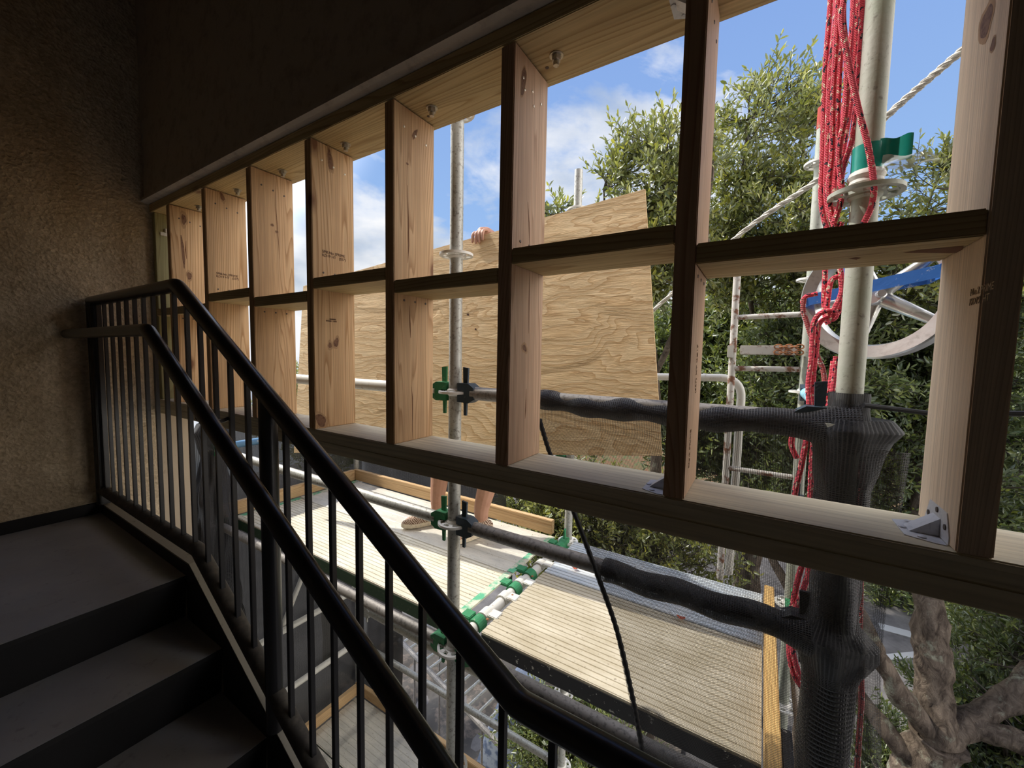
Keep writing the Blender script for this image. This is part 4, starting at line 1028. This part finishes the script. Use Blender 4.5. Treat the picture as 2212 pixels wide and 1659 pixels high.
t = thing('yard_crate', 'brown plywood crate standing on the ground below the platform', 'crate', (1.0, 1.97, GZ))
cb_ = MB().box(.5, 1.5, 1.75, 2.2, GZ, GZ+.6, .01); cb_.build('box', M['lumber_x'], t)
MB().box(.46, 1.54, 1.71, 2.24, GZ+.601, GZ+.63, .004).build('lid', M['galv_dark'], t)
t = thing('blue_tarpaulin', 'mottled blue grey tarpaulin heap behind the ladder below the platform', 'tarpaulin', (.9, 3.1, GZ))
def tarp(a, b): return V(.35+a*1.1, 2.75+b*.9, GZ+1.25*math.sin(math.pi*a)**.5*math.sin(math.pi*b)**.5+.03*math.sin(a*20)*math.sin(b*14)+.002)
MB().add(*sheet(24, 20, tarp), True).build('sheet', speckled('tarp', (.10, .13, .19), (.32, .35, .38), 6, .5, .6, .5), t)

# ================================================================== TREES
def leafmat(name, c1, c2, c3, under):
    m, nt, b = mat(name, c1, .27, spec=.7)
    g = N(nt, 'ShaderNodeNewGeometry'); r = ramp(nt, [(0, c1), (.55, c2), (1.0, c3)]); nt.links.new(g.outputs['Random Per Island'], r.inputs[0])
    c = mix(nt, g.outputs['Backfacing'], r.outputs[0], under)
    nt.links.new(c, b.inputs['Base Color'])
    tr = N(nt, 'ShaderNodeBsdfTranslucent'); tm = mix(nt, 1, r.outputs[0], (1.4, 1.4, .55), 'MULTIPLY'); nt.links.new(tm, tr.inputs[0])
    ms = N(nt, 'ShaderNodeMixShader'); ms.inputs[0].default_value = .30
    nt.links.new(b.outputs[0], ms.inputs[1]); nt.links.new(tr.outputs[0], ms.inputs[2])
    nt.links.new(ms.outputs[0], nt.nodes['Material Output'].inputs[0]); return m
M['leaf'] = leafmat('leaves', (.12, .15, .045), (.23, .25, .075), (.42, .40, .10), (.34, .36, .23))
M['leaf_dark'] = leafmat('leaves_dark', (.075, .11, .04), (.15, .19, .065), (.30, .33, .10), (.26, .30, .19))
M['bark'] = speckled('bark', (.13, .10, .075), (.30, .30, .22), 13, .55, .68, .95, 0, 1.0, (.11, .085, .065))
def bark():
    m, nt, b = mat('bark', (.1, .08, .06), .95, spec=.15); v = coords(nt, (1, 1, .45), False)
    a = noise_tex(nt, v, 16, 7, .7, .8); c = noise_tex(nt, coords(nt, (1, 1, 1), False), 5, 5, .7)
    r = ramp(nt, [(.35, (.055, .04, .03)), (.62, (.20, .155, .115))]); nt.links.new(a, r.inputs[0])
    l = ramp(nt, [(.56, 0), (.66, 1)]); nt.links.new(c, l.inputs[0])
    nt.links.new(mix(nt, l.outputs[0], r.outputs[0], (.30, .30, .22)), b.inputs['Base Color']); bump(nt, b, a, 1.0, .03); return m
M['bark'] = bark()
M['twig'] = mat('twig', (.075, .06, .045), .85)[0]

rng = np.random.default_rng(5)
class Leaves:
    def __init__(s): s.b = []; s.d = []; s.n = []; s.L = []
    def shoot(s, p, d, length, n, lf):
        p = np.array(p); d = np.array(d, float); d /= np.linalg.norm(d)
        a = np.cross(d, rng.normal(size=3)); a /= np.linalg.norm(a)+1e-9; b = np.cross(d, a)
        th0 = rng.uniform(0, 6.28)
        for i in range(n):
            t_ = (i+.6)/n; th = th0+i*2.4; q = p+d*length*t_
            out = a*np.cos(th)+b*np.sin(th)
            dd = out*.8+d*.75+np.array([0, 0, .18])+rng.normal(size=3)*.22
            s.b.append(q); s.d.append(dd/np.linalg.norm(dd)); s.n.append(d*.9-out*.4+np.array([0, 0, .5])+rng.normal(size=3)*.35); s.L.append(lf*rng.uniform(.65, 1.2))
        s.b.append(p+d*length); s.d.append(d); s.n.append(rng.normal(size=3)); s.L.append(lf*.8)
    def mesh(s, name, m, parent):
        B = np.array(s.b); Dn = np.array(s.d); Nn = np.array(s.n); Ln = np.array(s.L)[:, None]
        Sd = np.cross(Dn, Nn); Sd /= np.linalg.norm(Sd, axis=1)[:, None]+1e-9; Up = np.cross(Sd, Dn)
        wv_ = .17
        pts = [B, B+Dn*Ln*.30+Sd*Ln*wv_+Up*Ln*.05, B+Dn*Ln*.72+Sd*Ln*wv_*.78+Up*Ln*.04, B+Dn*Ln-Up*Ln*.06,
               B+Dn*Ln*.72-Sd*Ln*wv_*.78+Up*Ln*.04, B+Dn*Ln*.30-Sd*Ln*wv_+Up*Ln*.05]
        n = len(B); Vv = np.stack(pts, 1).reshape(-1, 3) - np.array(parent.location)[None]
        base = (np.arange(n)*6)[:, None]; q = np.concatenate([base+np.array([[0, 1, 2, 3]]), base+np.array([[0, 3, 4, 5]])], 1).reshape(-1)
        me = bpy.data.meshes.new(name); me.vertices.add(n*6); me.vertices.foreach_set('co', Vv.astype(np.float32).ravel())
        me.loops.add(n*8); me.loops.foreach_set('vertex_index', q.astype(np.int32))
        me.polygons.add(n*2); me.polygons.foreach_set('loop_start', (np.arange(n*2)*4).astype(np.int32))
        me.update(calc_edges=True); me.materials.append(m)
        o = bpy.data.objects.new(name, me); COL.objects.link(o); o.parent = parent; return o

def tree(lab, base, limbs, blobs, leafm, lf=.052, trunk_r=.14, name='leafy_tree', per=14, group=None, cat='tree'):
    """limbs: list of (points, r0, r1); blobs: list of (centre, radii, number of clusters)"""
    t = thing(name, lab, cat, base, group)
    nodes = []
    for i, (pts, r0, r1) in enumerate(limbs):
        c = catmull(pts, 12); n = len(c)
        c = [p+Vector(noise.noise_vector(p*3))*.04*min(1, j/4) for j, p in enumerate(c)]
        rr = [r0+(r1-r0)*j/(n-1) for j in range(n)]
        rr = [r*(1+.12*noise.noise(p*9)) for r, p in zip(rr, c)]
        tb = MB().tube(c, rr, 20)
        tb.v = [tuple(Vector(p)+noise.noise_vector(Vector(p)*7)*rr[min(q//20, len(rr)-1)]*.30+noise.noise_vector(Vector(p)*19)*rr[min(q//20, len(rr)-1)]*.12) for q, p in enumerate(tb.v)]
        tb.build('trunk' if i == 0 else 'limb', M['bark'], t)
        nodes += [np.array(p) for p in c[2:]]
    nodes = np.array(nodes); tw = MB(); lv = Leaves()
    for c, rad, cnt in blobs:
        c = np.array(c); rad = np.array(rad)
        for _ in range(cnt):
            v = rng.normal(size=3); v /= np.linalg.norm(v); q = c+v*rad*rng.uniform(.25, 1)**.5
            j = np.argmin(((nodes-q)**2).sum(1)+rng.uniform(0, .4)); s_ = nodes[j]; dd = q-s_
            ln = np.linalg.norm(dd)
            mid = s_+dd*.5+rng.normal(size=3)*.07*ln+np.array([0, 0, -.08*ln])
            path = catmull([tuple(s_), tuple(mid), tuple(q)], 4)
            tw.tube(path, [.010*max(.35, 1-i/len(path)) for i in range(len(path))], 4, caps=False)
            out = dd/(ln+1e-6)
            for _2 in range(per):
                f = rng.uniform(.45, 1); pp = np.array(path[min(int(f*len(path)), len(path)-1)])+rng.normal(size=3)*.02
                d = out*.55+rng.normal(size=3)*.75+np.array([0, 0, .35]); d /= np.linalg.norm(d)
                L_ = rng.uniform(.12, .30); lv.shoot(pp, d, L_, int(rng.integers(6, 12)), lf)
                e = pp+d*L_; tw.tube([tuple(pp), tuple(e)], [.0032, .0014], 3, caps=False)
    tw.build('twigs', M['twig'], t); lv.mesh('foliage', leafm, t); return t, len(lv.b)
tot = 0
# big forked tree at lower right
f0 = (4.45, 3.9, -2.95)
_, n = tree('large forked tree with lichen covered trunk, lower right beyond the net', (4.3, 4.0, GZ),
     [([(4.25, 4.0, GZ), (4.35, 3.95, -3.6), f0], .20, .17), ([f0, (4.38, 3.95, -2.2), (4.3, 4.1, -1.3), (4.2, 4.2, -.2), (4.0, 4.3, .9)], .14, .05),
      ([f0, (4.85, 4.1, -2.6), (5.3, 4.3, -1.9), (5.7, 4.5, -.8), (5.9, 4.6, .6)], .11, .05), ([f0, (4.1, 3.7, -2.5), (3.7, 3.6, -1.6), (3.5, 3.8, -.5), (3.3, 4.0, .8)], .09, .04),
      ([(4.4, 3.9, -3.3), (3.9, 3.9, -2.8), (3.4, 4.1, -2.2), (3.0, 4.2, -1.4)], .08, .03), ([(4.6, 4.0, -2.8), (5.3, 3.8, -2.7), (6.2, 3.7, -2.5), (7.0, 3.9, -2.1)], .09, .05)],
     [((3.6, 4.1, .1), (1.0, .6, .75), 190), ((5.0, 4.2, .1), (1.1, .7, .8), 210), ((6.4, 4.6, -.2), (1.0, .9, 1.0), 110), ((4.0, 4.5, -1.0), (1.3, .6, .6), 150), ((5.5, 4.7, -1.5), (1.1, .7, .6), 120), ((5.8, 4.7, -2.3), (.9, .5, .35), 55), ((5.3, 4.1, -3.2), (.6, .35, .3), 35), ((6.5, 4.6, -3.0), (.6, .4, .4), 40), (tuple(at(2110, 1520, y=4.6)), (.45, .4, .35), 50), (tuple(at(2190, 1640, y=4.4)), (.5, .4, .35), 55), (tuple(at(1905, 1610, y=4.9)), (.35, .3, .4), 40), (tuple(at(2170, 1360, y=5.6)), (.6, .4, .4), 45)],
     M['leaf_dark'], .064); tot += n
# airy tree right
_, n = tree('tall airy tree with thin branches against the sky, behind the white rope', (3.6, 4.6, GZ),
     [([(3.6, 4.6, GZ), (3.6, 4.5, -2), (3.5, 4.3, 0), (3.3, 4.1, 1.3), (3.2, 4.0, 2.4)], .10, .015), ([(3.55, 4.4, -.2), (2.9, 4.1, .8), (2.7, 3.9, 1.7), (2.75, 3.8, 2.6)], .035, .010),
      ([(3.5, 4.3, .1), (4.1, 4.0, 1.2), (4.5, 3.9, 2.2)], .035, .010), ([(3.5, 4.3, 0), (4.6, 4.3, .9), (5.3, 4.2, 1.7), (5.5, 4.2, 2.4)], .035, .010)],
     [((2.95, 3.7, 1.35), (.75, .5, .65), 150), ((3.9, 3.9, 1.0), (.9, .5, .45), 100), ((2.95, 3.7, 2.35), (.6, .5, .6), 55), ((5.0, 4.2, .9), (.9, .5, .45), 85), ((5.0, 4.1, 2.5), (.5, .4, .35), 14), ((5.5, 4.2, 1.8), (.45, .4, .45), 18), ((4.1, 3.9, 1.7), (.5, .3, .3), 14)],
     M['leaf'], .066, per=10); tot += n
# centre tree
_, n = tree('slender olive green tree rising behind the plywood sheet', (2.0, 3.6, GZ),
     [([(2.1, 3.6, GZ), (2.1, 3.6, -2), (2.05, 3.5, 0), (2.0, 3.1, 1.0), (2.2, 3.0, 2.0)], .08, .012), ([(2.05, 3.5, .2), (1.6, 3.1, 1.0), (1.6, 3.0, 1.9)], .03, .008),
      ([(2.05, 3.5, .1), (2.5, 3.0, 1.0), (2.55, 2.9, 2.0)], .03, .008), ([(2.0, 3.3, .6), (1.5, 3.1, 1.0), (1.1, 3.0, 1.15), (.72, 2.9, 1.2)], .016, .005), ([(1.6, 3.1, 1.3), (1.2, 2.95, 1.65), (.75, 2.9, 1.78)], .010, .004)],
     [((2.0, 3.0, 1.25), (.62, .4, .5), 150), ((2.1, 3.0, 1.95), (.55, .4, .40), 46), ((1.05, 3.0, 1.12), (.35, .2, .2), 12), ((1.0, 2.95, 1.72), (.30, .15, .16), 7)],
     M['leaf'], .070, per=9); tot += n
# hedges
_, n = tree('dense dark evergreen hedge behind the rusty ladder frame', (2.7, 5.0, GZ),
     [([(2.9, 5.3, GZ), (2.9, 5.2, -2), (2.8, 5.1, 0), (2.8, 5.0, .8)], .12, .04)],
     [((2.9, 4.9, -.3), (1.7, .5, 1.15), 520), ((2.3, 5.0, .2), (1.2, .5, .9), 200)], M['leaf_dark'], .085, name='evergreen_hedge', cat='hedge', per=12); tot += n
_, n = tree('dense evergreen hedge at far right beyond the last stud', (7.5, 6.6, GZ),
     [([(7.5, 6.8, GZ), (7.5, 6.7, -2), (7.4, 6.6, .3)], .14, .05)],
     [((6.6, 6.6, -.6), (2.6, .7, 1.7), 420)], M['leaf_dark'], .11, name='evergreen_hedge', cat='hedge', per=12); tot += n
_, n = tree('broad tree standing across the drive behind the hedges', (3.0, 8.5, GZ),
     [([(3.0, 8.5, GZ), (3.0, 8.5, -2), (3.1, 8.4, 1.0)], .2, .08), ([(3.0, 8.5, -1), (1.6, 8.3, .2), (.4, 8.2, 1.2)], .08, .03), ([(3.0, 8.5, -1), (4.6, 8.4, .2), (5.6, 8.4, 1.2)], .08, .03)],
     [((3.0, 8.3, .3), (3.6, 1.2, 1.7), 420)], M['leaf_dark'], .13, cat='tree', per=10); tot += n
_, n = tree('sunlit shrub seen just above the far toe board', (1.6, 3.0, GZ),
     [([(1.6, 3.0, GZ), (1.6, 3.0, -3), (1.5, 2.9, -1.6)], .08, .03)],
     [((1.7, 2.8, -1.45), (1.3, .4, .8), 230)], M['leaf'], .06, name='leafy_shrub', cat='shrub', per=11); tot += n
_, n = tree('small leaved shrub growing below the bent part of the railing', (1.9, 2.1, GZ),
     [([(1.9, 2.15, GZ), (1.9, 2.1, -3.7), (1.88, 2.05, -3.0)], .05, .02)],
     [((1.90, 2.05, -2.85), (.62, .35, .42), 150)], M['leaf_dark'], .05, name='leafy_shrub', cat='shrub', per=11); tot += n
_, n = tree('lime green shrub glimpsed left of the netted left post', (-2.6, 2.6, GZ),
     [([(-2.6, 2.8, GZ), (-2.6, 2.7, -2), (-2.5, 2.6, -.3)], .08, .03)],
     [((-2.4, 2.6, -.5), (1.7, .6, .9), 150)], M['leaf'], .07, name='leafy_shrub', cat='shrub', per=9); tot += n
_, n = tree('low ground cover shrub beyond the painted lines at lower right', (8.2, 10.8, GZ),
     [([(8.2, 10.8, GZ), (8.2, 10.8, -3.9)], .06, .03)],
     [((8.4, 10.8, -3.7), (3.6, .9, .7), 260), (tuple(at(1990, 1285, y=10.2)), (1.6, .7, .55), 150), (tuple(at(2160, 1300, y=9.0)), (1.3, .7, .5), 120)], M['leaf_dark'], .12, name='leafy_shrub', cat='shrub', per=9); tot += n
print('leaves', tot)
